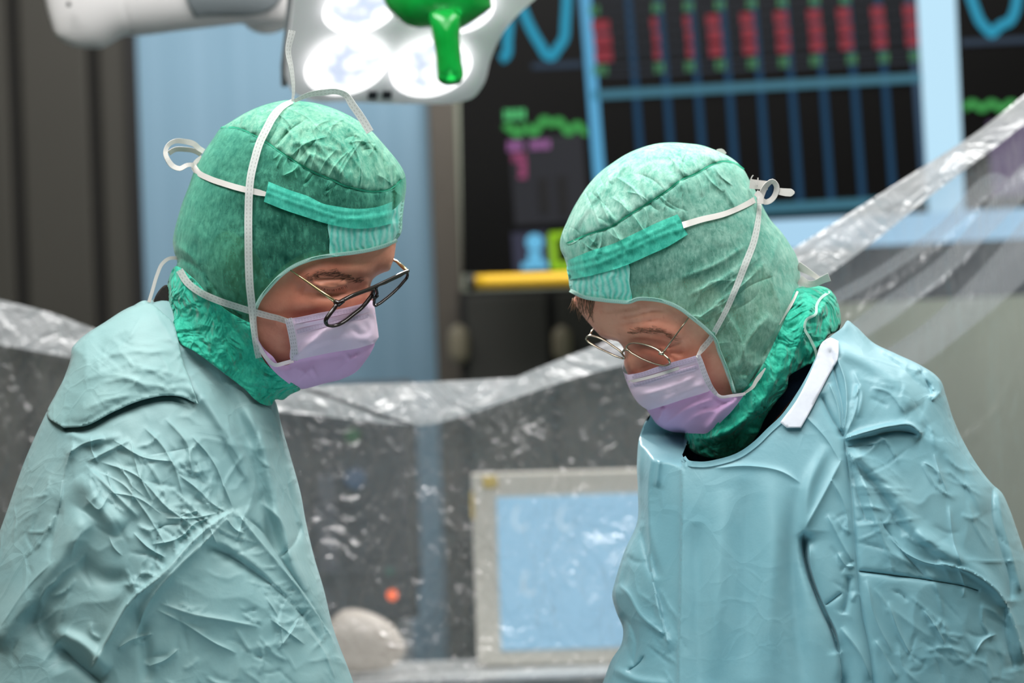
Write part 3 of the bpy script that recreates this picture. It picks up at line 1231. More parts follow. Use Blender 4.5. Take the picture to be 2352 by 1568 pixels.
t = NT('lens_glow')
vo = t.n('ShaderNodeTexVoronoi')
t.l(t.tc.outputs['Object'], vo.inputs['Vector'])
vo.inputs['Scale'].default_value = 55
cc = t.ramp(vo.outputs['Distance'], [(0.25, (1, 1, 1, 1)), (0.75, (0.42, 0.47, 0.62, 1))])
M['lens'] = t.done(t.prin((0.5, 0.5, 0.5, 1), 0.15, Emission_Color=cc, Emission_Strength=1.15))
M['ring'] = t = glow('ring_fill_glow', (1, 1, 1, 1), 1.7)  # rims given added glow to brighten the white housing around them
for cx, cy, rx, ry in ((795, 153, 92, 62), (990, 157, 90, 62), (826, 22, 82, 52), (1058, 22, 76, 52)):
    an = np.linspace(0, 2 * np.pi, 48, endpoint=False)

    def rg(s, off):
        return LP(cx + rx * s * np.cos(an + 0.1) + 6 * s * np.sin(an), cy + ry * s * np.sin(an) - 0.12 * rx * s * np.cos(an), off)
    RR = [rg(1.04, 0.001), rg(1.02, 0.012), rg(0.95, 0.012), rg(0.90, -0.001)]
    V = np.concatenate(RR)
    Fs = [(r * 48 + i, r * 48 + (i + 1) % 48, (r + 1) * 48 + (i + 1) % 48, (r + 1) * 48 + i) for r in range(3) for i in range(48)]
    rgm = link('lens_ring', V, Fs, M['ring'], lamp)
    RR = [rg(0.92, 0.0015), rg(0.7, 0.004), rg(0.4, 0.006), rg(0.12, 0.0065)]
    V = np.concatenate(RR)
    Fs = [(r * 48 + i, r * 48 + (i + 1) % 48, (r + 1) * 48 + (i + 1) % 48, (r + 1) * 48 + i) for r in range(3) for i in range(48)] + [tuple(144 + i for i in range(48))]
    link('lens', V, Fs, M['lens'], lamp)
for cx, cy in ((856, 220), (889, 219)):
    mb = MB()
    mb.slab(LP(np.array([cx - 10, cx + 11, cx + 9, cx - 12]), np.array([cy - 8, cy - 8, cy + 8, cy + 8]), 0.0025), NL, 0.004)
    mb.build('sensor_window', M['sensor'], lamp)
# grey rim groove along the side
mb = MB()
mb.tube([LP(x, y, -0.012) for x, y in ((672, -60), (664, 40), (652, 150), (653, 196))], 0.004, 8)
mb.build('edge_strip', M['lamp_grey'], lamp)

# green sterile handle
M['green'] = NT('green_handle_plastic')
t = M['green']
nb = t.bump(t.noise(60, 2, 0.5, 0.5, stretch=(1, 1, 0.3)), 0.35, 0.004)
M['green'] = t.done(t.prin(t.mixc(t.ramp(t.noise(30, 2), [(0.3, 0.0), (0.7, 1.0)]), C(8, 140, 48), C(18, 168, 66)), 0.2, nb, Transmission_Weight=0.1))
hd = empty('sterile_lamp_handle', P(1030, 195, 2.70), 'shiny green sterile handle hanging from the surgical lamp', 'lamp handle')
ho = [(876, -70), (880, 0), (888, 18), (903, 36), (925, 55), (960, 66), (985, 66), (1010, 74), (1050, 70), (1080, 54), (1112, 32), (1130, 18, 1), (1128, -4), (1135, -70)]
hv = Volume(ho)
patch('flange', ho, lambda x, y: 2.72 - 0.75 * hv.h(x, y) / PXM * 1.2, lambda x, y: 2.72 + 0.5 * hv.h(x, y) / PXM, 5, M['green'], hd, close=True)
go = [(986, 30), (992, 80), (999, 120), (1003, 165), (1006, 184), (1018, 194), (1038, 196), (1058, 190), (1064, 178), (1060, 140), (1056, 90), (1054, 30)]
gv = Volume(go)
rl = lambda x, y: folds(x, y, [([(1024, 60), (1030, 110), (1034, 165)], 3, 5, 'sharp', 0.1), ([(1004, 168), (1034, 176), (1062, 168)], 3, 4, 'crease', 0)])
patch('grip', go, lambda x, y: 2.69 - (0.9 * gv.h(x, y) + rl(x, y)) / PXM, lambda x, y: 2.69 + 0.9 * gv.h(x, y) / PXM, 4, M['green'], hd, close=True)

# lamp arm
arm = empty('lamp_arm', P(400, 40, 3.05), 'white jointed lamp arm with grey label entering at the top left', 'lamp arm')
ao = [(92, -120), (104, 0), (116, 48), (130, 84), (160, 104), (205, 112), (240, 109), (262, 96), (284, 84), (320, 82), (420, 70), (540, 56), (690, 38), (700, -120)]
av = Volume(ao)
af = lambda x, y: 3.05 - (0.62 * av.h(x, y) + folds(x, y, [([(284, -40), (286, 20), (296, 60), (302, 84)], 2.5, -6, 'sharp', 0)])) / PXM
patch('arm_tube', ao, af, lambda x, y: 3.05 + 0.62 * av.h(x, y) / PXM, 6, M['white_plastic'], arm, bvh='arm', close=True)
ko = [(545, 20), (552, 44), (570, 64), (595, 76), (625, 77), (655, 66), (690, 40), (690, -60), (545, -60)]
kv = Volume(ko)
patch('joint_cover', ko, lambda x, y: 3.12 - 0.6 * kv.h(x, y) / PXM, lambda x, y: 3.12 + 0.6 * kv.h(x, y) / PXM, 6, M['white_plastic'], arm, close=True)
solid(patch('grey_label', [(418, -60, 1), (428, 0), (448, 39, 1), (640, 6), (664, -60, 1)], on(['arm'], 0.002), None, 6, M['lamp_grey'], arm), 0.002)
V, Fs = tube_mesh([P(158, 10, 2.99), P(158, 10, 3.0)], 0.003, 10)
link('screw', V, Fs, M['sensor'], arm)
# jointed link from the arm up to the ceiling, and from arm to lamp head, above the frame
V, Fs = tube_mesh([P(150, -60, 3.05), P(140, -700, 3.05), np.array([P(140, -700, 3.05)[0], 3.05, 2.99])], 0.04, 16)
link('ceiling_post', V, Fs, M['white_plastic'], arm)
V, Fs = tube_mesh([P(660, -60, 3.08), P(800, -120, 3.05), P(900, -150, 2.98)], 0.03, 14)
link('yoke', V, Fs, M['white_plastic'], arm)

# the lamp's own light is aimed at an added table below the picture, which bounces it up
for cx, cy in ((795, 153), (990, 157), (826, 22), (1058, 22)):
    sp = bpy.data.lights.new('lamp_beam', 'SPOT')
    sp.energy = 18
    sp.spot_size = math.radians(26)
    sp.spot_blend = 0.6
    sp.shadow_soft_size = 0.05
    so_ = bpy.data.objects.new('lamp_beam', sp)
    so_.location = LP(cx, cy, 0.03)
    so_.rotation_euler = (Vector((0.02, 1.6, 1.0)) - Vector(so_.location)).to_track_quat('-Z', 'Y').to_euler()
    COL.objects.link(so_)
    so_.parent = lamp
    so_.location = Vector(so_.location) - Vector(ORG[lamp.name])
ot = empty('added_bounce_table', (0.02, 1.5, 0), 'unseen draped operating table, added below the picture to bounce lamp light upward', 'operating table')  # added out of view; its pale drape reflects lamp light onto the masks
M['field'] = plain('field_drape_cloth', C(190, 214, 222), 0.8, noise=0.03)
MB().box(-0.42, 0.46, 1.05, 1.93, 0.78, 1.0, 0, 0.03).build('field_drape', M['field'], ot, smooth=True)
MB().box(-0.12, 0.16, 1.35, 1.65, 0.08, 0.78, 0, 0.02).build('column', M['steel'], ot)
MB().box(-0.25, 0.29, 1.2, 1.8, 0.0, 0.08, 0, 0.02).build('base', M['white_plastic'], ot)

# ------------------------------------------------------------------ transparent plastic drape
DP = 2.95
M['plastic'] = plastic_mat('clear_plastic_film', 0.76, 0.42, 1.0, gloss=0.2, st=(1.4, 1, 0.7), fine=2.4)
M['plastic_side'] = plastic_mat('clear_plastic_film_stretched', 0.78, 0.5, 0.55, st=(1.6, 1.0, 0.22, (0, -0.9, 0)), fine=0.1, gloss=0.24)
M['hem'] = plastic_mat('folded_plastic_hem', 0.18, 0.78, 0.8, gloss=0.2, fine=2.0)


def pf(depth, seed, amp=10, items=()):
    def f(x, y):
        return depth - (amp * fbm(x, y, 160, seed, 3) + folds(x, y, items)) / PXM
    return f


drape_ = empty('plastic_drape', P(1170, 1568, DP) - np.array([0, 0, 0.25]), 'clear plastic screen drape hanging between and behind the two people', 'drape')
mid_items = [([(1250, 980), (1250, 1568)], 4, 4, 'sharp', 0), ([(1262, 1200), (1258, 1560)], 4, 3, 'sharp', 0), ([(950, 985), (960, 1560)], 10, 5, 'ridge', 0)]
sheet = [(-620, 560, 1), (0, 690), (110, 718), (220, 760), (420, 830), (640, 905), (950, 885), (1195, 868), (1330, 815), (1440, 775), (1640, 690), (1700, 660, 1), (1700, 1900, 1), (-620, 1900, 1)]
patch('sheet', sheet, pf(DP, 3, 16, mid_items), None, 14, M['plastic'], drape_, bvh='sheet')
# folded hem: a doubled band along the upper edge
hemL = [(600, 885, 1), (690, 893), (800, 935), (900, 972), (950, 984), (1000, 974), (1100, 938), (1200, 902), (1340, 850), (1480, 816, 1), (1480, 756, 1), (1330, 808), (1195, 862), (1190, 868, 1), (1100, 890), (950, 973), (900, 958), (800, 925), (690, 895), (600, 870, 1)]
h1 = [(600, 868, 1), (700, 896), (800, 930), (900, 966), (950, 976, 1), (880, 972), (780, 960), (640, 946), (560, 940, 1)]
h2 = [(950, 978, 1), (1030, 940), (1110, 904), (1196, 862), (1330, 808), (1440, 768), (1540, 720, 1), (1540, 810, 1), (1440, 836), (1340, 862), (1200, 908), (1060, 956), (985, 976)]
h3 = [(640, 892, 1), (760, 884), (950, 878), (1190, 866, 1), (1110, 908), (1030, 944), (952, 974, 1), (900, 958), (800, 922), (690, 890)]
patch('hem_left', h1, pf(DP - 0.020, 11, 8), None, 10, M['hem'], drape_)
patch('hem_right', h2, pf(DP - 0.020, 12, 8), None, 10, M['hem'], drape_)
patch('hem_back', h3, pf(DP - 0.008, 13, 10), None, 10, M['hem'], drape_)
hl = [(-620, 560, 1), (0, 688), (110, 716), (230, 760), (330, 800, 1), (330, 880, 1), (220, 835), (100, 810), (0, 792), (-620, 700, 1)]
patch('hem_outer', hl, pf(DP - 0.02, 14, 8), None, 10, M['hem'], drape_)

side = empty('side_drape', P(2150, 1100, 2.8) - np.array([0, 0, 0.3]), 'clear plastic sheet stretched steeply up to the right edge in front of the display', 'drape')
SI = [([(1830, 640), (2000, 530), (2352, 300)], 40, 18, 'ridge', 0), ([(1950, 740), (2090, 640), (2352, 420)], 26, 14, 'ridge', 0), ([(1980, 770), (2180, 640), (2400, 380)], 14, 9, 'ridge', 0),
      ([(2020, 790), (2200, 650), (2352, 500)], 30, 10, 'ridge', 0), ([(2060, 830), (2240, 680), (2400, 540)], 30, 12, 'ridge', 0), ([(2230, 740), (2248, 640)], 5, 8, 'sharp'), ([(2240, 520), (2262, 450)], 6, 8, 'sharp'),
      ([(2100, 900), (2300, 700), (2450, 560)], 44, 14, 'ridge', 0), ([(2200, 1020), (2290, 940), (2352, 820), (2400, 760)], 5, 10, 'sharp', 0)]
so = [(1640, 690, 1), (1830, 570), (2000, 463), (2150, 368), (2240, 310), (2352, 222), (2470, 130, 1), (2470, 1900, 1), (1640, 1900, 1)]
patch('sheet', so, pf(2.8, 31, 12, SI), None, 9, M['plastic_side'], side)
sh = [(1640, 686, 1), (1830, 566), (2000, 459), (2150, 364), (2240, 306), (2352, 218), (2470, 126, 1), (2470, 175, 1), (2352, 285), (2240, 372), (2150, 440), (2000, 560), (1890, 640), (1790, 720), (1640, 800, 1)]
patch('hem', sh, pf(2.785, 33, 8, [([(1640, 700), (1830, 575), (2000, 468), (2352, 228)], 6, 8, 'ridge', 0)]), None, 7, M['hem'], side)

M['pleat'] = plastic_mat('doubled_plastic_pleat', 0.66, 0.72, 0.45, st=(1.6, 1.0, 0.22, (0, -0.9, 0)), fine=0.1, gloss=0.24)
for pts, dd in (([(1930, 760, 1), (2010, 700), (2160, 590), (2300, 430), (2470, 250, 1), (2470, 330, 1), (2330, 480), (2200, 610), (2070, 720), (1950, 800, 1)], 2.787),
                ([(1990, 830, 1), (2100, 760), (2260, 610), (2380, 470), (2470, 380, 1), (2470, 520, 1), (2360, 640), (2220, 760), (2080, 860), (2010, 890, 1)], 2.783),
                ([(1880, 690, 1), (1990, 630), (2150, 520), (2300, 400), (2320, 410, 1), (2170, 540), (2000, 655), (1890, 715, 1)], 2.781)):
    patch('pleat', pts, pf(dd, 41 + len(pts), 8, [(pts[:5], 12, 10, 'ridge', 0.1)]), None, 8, M['pleat'], side)
# ------------------------------------------------------------------ shared cloth and skin
M['gown_a'] = gown_mat('gown_cloth_sea_green', C(142, 177, 178), C(126, 165, 168), 0.55, 0.5)
M['gown_b'] = gown_mat('gown_cloth_aqua', C(130, 176, 186), C(114, 164, 176), 0.45, 0.3)
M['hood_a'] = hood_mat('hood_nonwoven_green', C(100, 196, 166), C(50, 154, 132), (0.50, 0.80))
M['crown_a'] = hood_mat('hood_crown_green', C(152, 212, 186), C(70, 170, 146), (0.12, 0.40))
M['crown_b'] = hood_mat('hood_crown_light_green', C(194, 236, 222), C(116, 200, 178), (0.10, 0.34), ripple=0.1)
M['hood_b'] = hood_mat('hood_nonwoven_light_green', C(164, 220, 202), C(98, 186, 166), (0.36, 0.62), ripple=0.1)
M['band'] = hood_mat('hood_band_turquoise', C(120, 228, 210), C(76, 206, 188), (0.0, 0.08), ripple=0.35, fibre=0.6)
M['band_dark'] = hood_mat('hood_band_double', C(84, 210, 186), C(46, 180, 160), (0.10, 0.34), fibre=0.6)
M['neck_green'] = hood_mat('hood_neck_turquoise', C(76, 224, 192), C(20, 182, 152), (0.02, 0.12), crush=0.7)
M['hem_green'] = tape_mat('hood_hem_thread', C(206, 242, 230), (0.5,), 5.0)
M['seam'] = tape_mat('hood_seam_thread', C(70, 190, 155), (0.5,), 8.0)
M['tape'] = tape_mat('white_cotton_tape', C(226, 222, 218))
M['tape_s'] = tape_mat('white_stitched_tape', C(218, 220, 218), (0.28, 0.72), 9.0, clear=0.16)
M['mask_top'] = tape_mat('mask_pale_lilac', C(242, 222, 244))
M['mask_low'] = tape_mat('mask_lilac', C(238, 192, 240))
M['mask_in'] = plain('mask_lining', C(226, 214, 220), 0.8)
M['binding'] = tape_mat('mask_binding', C(228, 220, 230), (0.22, 0.5, 0.78), 8.0)
M['mask_stitch'] = tape_mat('mask_stitch', C(216, 198, 222), (0.3, 0.7), 7.0)
M['skin_a'] = skin_mat('skin_tan', C(218, 146, 120), C(200, 118, 96))
M['skin_b'] = skin_mat('skin_fair', C(238, 170, 144), C(222, 138, 114))
M['hair_dark'] = plain('hair_dark_brown', C(44, 34, 28), 0.5, noise=0.3, nscale=200)
M['hair_grey'] = plain('hair_grey_brown', C(96, 78, 64), 0.5, noise=0.3, nscale=200)
M['brow'] = plain('brow_hair_brown', C(104, 70, 54), 0.6)
M['brow_b'] = plain('brow_hair_sandy', C(150, 104, 82), 0.6)
M['hair_strand'] = plain('hair_strand_brown', C(120, 88, 66), 0.5)
M['shirt_black'] = plain('collar_knit_black_brown', C(44, 38, 36), 0.8, noise=0.15, nscale=300)
M['shirt_navy'] = plain('collar_knit_navy', C(18, 44, 70), 0.8, noise=0.15, nscale=300)
M['velcro'] = plain('closure_strip_white', C(206, 212, 222), 0.8, noise=0.03, nscale=200)
M['frame_black'] = plain('spectacle_frame_dark', C(34, 26, 24), 0.16)
M['gold'] = plain('spectacle_gold', C(190, 172, 130), 0.25, 0.9)
M['gold_b'] = plain('spectacle_pale_gold', C(186, 176, 156), 0.22, 0.9)
t = NT('spectacle_lens')
tr = t.n('ShaderNodeBsdfTransparent')
tr.inputs[0].default_value = (0.86, 0.82, 0.83, 1)
gl = t.n('ShaderNodeBsdfGlossy')
gl.inputs['Roughness'].default_value = 0.03
fr = t.n('ShaderNodeFresnel')
fr.inputs[0].default_value = 1.45
M['lens_glass'] = t.done(t.mixs(t.math('MULTIPLY', fr.outputs[0], 0.8), tr.outputs[0], gl.outputs[0]))


def wrinkles(box, n, seed, ang, spread, lo, hi, amp, wmin=2.6, wmax=6.0):
    """scattered small creases inside a box, mostly along one direction (degrees, picture sense)"""
    r_ = np.random.default_rng(seed)
    it = []
    for _ in range(n):
        x, y = r_.uniform(box[0], box[2]), r_.uniform(box[1], box[3])
        a = math.radians(r_.normal(ang, spread))
        L = r_.uniform(lo, hi)
        b = a + r_.normal(0, 0.5)
        m = (x + math.cos(a) * L * 0.5, y + math.sin(a) * L * 0.5)
        it.append(([(x, y), m, (m[0] + math.cos(b) * L * 0.5, m[1] + math.sin(b) * L * 0.5)], r_.uniform(wmin, wmax), amp * r_.uniform(0.4, 1.0) * r_.choice([1, 1, -0.8]), 'sharp', 0.35))
    return it


def pn(a, b, p=4):
    return (a**p + b**p)**(1.0 / p)


def crumple(x, y, seed, k=1.0):
    """crushed cloth: sharp ridges between flat plates, stronger in some places"""
    wx_, wy_ = x + 50 * fbm(x, y, 90, seed + 3), y + 50 * fbm(x, y, 90, seed + 4)
    a = 1 - 2 * np.abs(fbm(wx_, wy_, 120, seed, 2))
    b = 1 - 2 * np.abs(fbm(wx_, wy_, 52, seed + 1, 2))
    m = np.clip(fbm(x, y, 220, seed + 2, 2) * 3 + 0.5, 0.15, 1)
    return k * (12 * a**3 + m * m * 7 * b**3)


def fade(h, s=45.0):
    return np.clip(h / s, 0, 1)


def strands(name, starts, mat, parent, surf, rad=0.00035, lift=0.002):
    """hairs: (x, y, dx, dy, curl) in picture pixels, lying on a surface"""
    mb = MB()
    for (x, y, dx, dy, cu) in starts:
        tt = np.linspace(0, 1, 4)
        X = x + dx * tt - dy * cu * tt * tt
        Y = y + dy * tt + dx * cu * tt * tt
        z = drape(X, Y, surf) - 0.0004 - lift * tt * (1.2 - tt)
        mb.add(*tube_mesh(P(X, Y, z), rad * np.array([1, 0.9, 0.7, 0.25]), 4))
    return mb.build(name, mat, parent, smooth=True)


def rim_tube(pts, plane, rad, closed=True, step=4.0):
    c = cr(pts, closed, step)
    z = plane(c[:, 0], c[:, 1])
    W = P(c[:, 0], c[:, 1], z)
    if not closed:
        return tube_mesh(W, rad, 8)
    n = len(W)
    V, Fs = [], []
    T = np.roll(W, -1, 0) - np.roll(W, 1, 0)
    T /= np.linalg.norm(T, axis=1)[:, None]
    cen = W.mean(0)
    nn = np.cross(W[0] - cen, W[n // 4] - cen)
    nn /= np.linalg.norm(nn)
    for i in range(n):
        u = np.cross(T[i], nn)
        u /= np.linalg.norm(u)
        for k in range(8):
            a = 2 * math.pi * k / 8
            V.append(W[i] + rad * (math.cos(a) * u * 0.8 + math.sin(a) * nn * 1.15))
    for i in range(n):
        j = (i + 1) % n
        for k in range(8):
            k2 = (k + 1) % 8
            Fs.append((i * 8 + k, i * 8 + k2, j * 8 + k2, j * 8 + k))
    return V, Fs


def lens(name, pts, plane, parent):
    c = cr(pts, True, 4.0)
    cen = c.mean(0)
    q = (c - cen) * 0.97 + cen
    rr = np.abs(c - cen).max()

    def fz(x, y):
        r2 = ((x - cen[0])**2 + (y - cen[1])**2) / rr**2
        return plane(x, y) - 0.0015 * (1 - r2)
    return patch(name, None, fz, None, 5, M['lens_glass'], parent, poly=q)


def spectacle_plane(h, a, b, checks, names, gap=0.004):
    """depth of the lens plane: slopes a, b (pixels of depth per pixel), moved forward until it clears the face"""
    x, y = np.array(checks, float).T
    z = drape(x, y, names)
    f0 = (a * (x - h[0]) + b * (y - h[1])) / PXM
    d0 = (z - f0).min() - gap
    return lambda X, Y: d0 + (a * (np.asarray(X) - h[0]) + b * (np.asarray(Y) - h[1])) / PXM


# ================================================================== LEFT SURGEON
DA0 = 2.22
KH = 0.75
L_FOOT = P(330, 784, DA0) * [1, 1, 0]

hood_top = [(910, 551), (920, 538), (925, 498), (930, 455), (933, 429), (932, 410), (927, 392), (916, 374), (894, 346), (874, 323), (857, 304), (827, 280), (794, 261), (755, 245), (721, 236), (690, 232), (655, 230), (628, 235), (595, 245), (562, 260), (529, 280), (507, 294), (489, 319), (473, 342), (459, 366), (446, 392), (433, 429), (420, 462), (409, 498), (401, 528), (397, 552), (400, 578), (407, 604)]
hood_back = [(400, 620), (388, 640), (384, 667), (387, 696), (394, 722)]
face_prof = [(896, 619), (880, 626), (866, 633), (856, 642), (851, 655), (853, 672), (856, 688)]
mask_sil = [(859, 700), (863, 731), (867, 757), (869, 774), (860, 790), (854, 806), (837, 831), (820, 851), (786, 869), (743, 880), (715, 888), (692, 892)]
VL = Volume(hood_top + hood_back + [(396, 800), (420, 880), (470, 945), (545, 985), (610, 965), (634, 925), (655, 912), (683, 893)] + mask_sil[::-1] + face_prof[::-1] + [(904, 596), (908, 572)])
BL = Volume([(908, 572), (904, 596), (898, 612)] + face_prof + [(850, 700), (852, 731), (854, 757), (852, 774), (844, 790), (836, 806), (818, 824), (790, 848), (752, 866), (715, 868), (690, 866), (650, 870), (640, 900), (600, 935), (545, 960), (480, 925), (430, 860), (410, 790), (404, 720), (400, 667), (412, 632), (420, 604), (412, 578), (411, 552), (415, 528), (423, 498), (434, 462), (447, 429), (460, 392), (473, 366), (487, 342), (503, 319), (521, 300), (545, 280), (572, 266), (605, 256), (640, 246), (690, 248), (755, 261), (800, 280), (850, 318), (890, 365), (908, 400), (914, 440), (912, 500)])
TL_pts = [(345, 690), (300, 704), (240, 740), (180, 782), (165, 800), (163, 818), (150, 860), (105, 950), (60, 1050), (10, 1190), (-45, 1340), (-110, 1500), (-160, 1700), (-190, 2200), (-140, 3000), (-120, 4150, 1), (700, 4150, 1), (740, 3000), (800, 2200), (860, 1750), (812, 1568), (765, 1440), (743, 1350), (722, 1280), (703, 1200), (690, 1130), (668, 1050), (645, 970), (634, 925), (585, 860), (500, 770), (420, 700), (380, 680)]
TL = Volume(TL_pts, 8.0)
AL = Volume([(150, 960), (260, 900), (400, 905), (500, 1010), (590, 1190), (690, 1350), (780, 1490), (880, 1690), (770, 1750), (520, 1670), (300, 1590), (120, 1560), (0, 1530), (-40, 1430), (10, 1250), (70, 1100)], 8.0)


def bodyL_relief(x, y):
    r = np.zeros(len(x))
    # ear seen through the hood
    q = ((x - 522) / 46)**2 + ((y - 612) / 84)**2
    r += 9 * np.exp(-((np.sqrt(q) - 0.85) / 0.25)**2) + 8 * np.exp(-q * 1.2)
    # brow ridge, sockets, lids, cheek, nose
    r += folds(x, y, [([(684, 652), (720, 628), (775, 618), (830, 622), (862, 632)], 17, 9, 'ridge', 0.15)])
    r += gauss(x, y, 772, 670, 56, 15, -17, -0.05) + gauss(x, y, 822, 660, 24, 22, -16) + gauss(x, y, 840, 700, 26, 22, -6)
    r += gauss(x, y, 762, 652, 40, 12, 9, -0.12)
    r += folds(x, y, [([(718, 650), (742, 658), (766, 661), (784, 657), (797, 648)], 3.4, 13, 'sharp', 0.15),
                      ([(722, 640), (750, 640), (780, 640), (800, 636)], 3.5, -10, 'sharp', 0.2),
                      ([(735, 666), (752, 672), (775, 676), (800, 672)], 4, -8, 'sharp', 0.2),
                      ([(700, 654), (690, 662), (676, 672)], 3, -5, 'sharp', 0.3), ([(704, 650), (688, 652), (672, 656)], 3, -2.5, 'sharp', 0.3)])
    r += gauss(x, y, 718, 700, 56, 26, 7) + gauss(x, y, 660, 640, 30, 40, -6)
    r += folds(x, y, [([(848, 640), (846, 668), (850, 700), (852, 740)], 13, 10, 'ridge', 0.05)])
    r += folds(x, y, [([(760, 596), (820, 588), (890, 580)], 4, -1.2, 'sharp'), ([(760, 608), (830, 602), (892, 594)], 4, -1.2, 'sharp')])
    r += 1.2 * fbm(x, y, 40, 5)
    return r


def bodyL_h(x, y):
    hh = BL.h(x, y)
    tt = np.clip(1 - np.abs(x - 440) / 230.0, 0, 1)
    core = np.sqrt(tt) * 190 * np.clip((y - 820) / 220, 0, 1)
    return KH * hh, core


def bodyL_f(x, y):
    a, c = bodyL_h(x, y)
    z = DA0 - (pn(a, 0.6 * c) + bodyL_relief(x, y) * fade(a, 60)) / PXM
    hg = pn(0.62 * TL.h(x, y), 0.80 * AL.h(x, y), 5)
    return np.where(hg > 5, np.maximum(z, DA0 - np.maximum(hg - 30, 0) / PXM), z)


def bodyL_b(x, y):
    a, c = bodyL_h(x, y)
    return DA0 + pn(a, 0.6 * c) / PXM


# one continuous body: head, neck, slim trunk and two legs under the gown
bl_poly = [(908, 572), (904, 596), (898, 612)] + face_prof + [(850, 700), (852, 731), (854, 757), (852, 774), (844, 790), (836, 806), (818, 824), (790, 848), (752, 866), (715, 868), (690, 866), (650, 870), (625, 905), (600, 970), (600, 1100), (630, 1500), (660, 2300), (640, 3000), (620, 3700), (640, 4420), (720, 4500), (735, 4560, 1), (430, 4560, 1), (440, 4420), (420, 3700), (380, 2900, 1), (330, 3700), (330, 4420), (400, 4500), (410, 4560, 1), (120, 4560, 1), (130, 4420), (100, 3700), (90, 3000), (110, 2300), (160, 1500), (230, 1100), (300, 900), (380, 790), (404, 720), (400, 667), (412, 632), (420, 604), (412, 578), (411, 552), (415, 528), (423, 498), (434, 462), (447, 429), (460, 392), (473, 366), (487, 342), (503, 319), (521, 300), (545, 280), (572, 266), (605, 256), (640, 246), (690, 248), (755, 261), (800, 280), (850, 318), (890, 365), (908, 400), (914, 440), (912, 500)]
personL = patch('person', bl_poly, bodyL_f, bodyL_b, 5, M['skin_a'], None, coarse=(380, 230, 940, 980, 34), bvh='bodyL', origin=L_FOOT, close=True)
tag(personL, 'person in darker green hood, dark square eyeglasses, lilac mask and pale teal gown', 'person')

# hair under the hood
patch('hair', [(905, 548), (898, 470), (880, 400), (840, 330), (780, 285), (700, 258), (620, 262), (550, 290), (505, 335), (470, 400), (440, 470), (424, 540), (425, 600), (440, 640), (474, 660), (472, 600), (486, 550), (520, 525), (560, 545), (600, 600), (618, 640), (640, 620), (690, 585), (780, 570)],
      lambda x, y: bodyL_f(x, y) - 0.0025, lambda x, y: bodyL_b(x, y) + 0.0025, 8, M['hair_dark'], personL)
# eyebrow and lashes
br = []
for i in range(120):
    u = rng.random()
    x = 706 + 132 * u
    y = 640 - 14 * math.sin(math.pi * min(1, u * 1.1)) + 4 * u + rng.normal(0, 4.5)
    br.append((x, y, -9 - 5 * rng.random(), 2.5 + 5 * (rng.random() - 0.5), 0.15 * rng.normal()))
strands('eyebrow', br, M['brow'], personL, ['bodyL'], 0.00019, 0.001)
el = [(728 + 66 * u, 656 + 9 * math.sin(math.pi * u), -3 + 8 * u, 5, 0.2) for u in np.linspace(0, 1, 26) + 0.02 * rng.normal(size=26)]
strands('eyelash', el, M['hair_dark'], personL, ['bodyL'], 0.00016, 0.003)

# ---- hood
def gathers(seam, n, seed, up, lo=22, hi=75, amp=5.0, turn=0.5):
    """short pinched creases running out of a gathered seam"""
    r_ = np.random.default_rng(seed)
    c = cr(seam, False, 4)
    T = np.gradient(c, axis=0)
    it = []
    for i in r_.integers(6, len(c) - 6, n):
        t_ = T[i] / (np.hypot(*T[i]) + 1e-9)
        nn_ = np.array([t_[1], -t_[0]]) * (1 if up else -1)
        L = r_.uniform(lo, hi)
        k = r_.normal(0.0, turn)
        a = c[i]
        m = a + nn_ * L * 0.5 + t_ * L * 0.25 * k
        e = a + nn_ * L + t_ * L * k
        it.append(([tuple(a), tuple(m), tuple(e)], r_.uniform(2.2, 5.0), r_.uniform(0.4, 1.0) * amp * r_.choice([1, 1, -0.9]), 'sharp', 0.3))
    return it


HL_SEAM = [(507, 293), (542, 293), (582, 309), (612, 326), (645, 349), (682, 373), (721, 396), (761, 412), (795, 428), (828, 436), (861, 440), (897, 433), (922, 412)]


HL_G = gathers(HL_SEAM, 26, 5, True, 40, 120, 6.0, 0.4) + gathers(HL_SEAM, 20, 6, False, 14, 45, 4.0) + gathers([(640, 300), (760, 310), (890, 390)], 14, 8, True, 20, 70, 4.0, 1.0)
LINES_HL = [(i_[0], i_[1]) for i_ in HL_G]


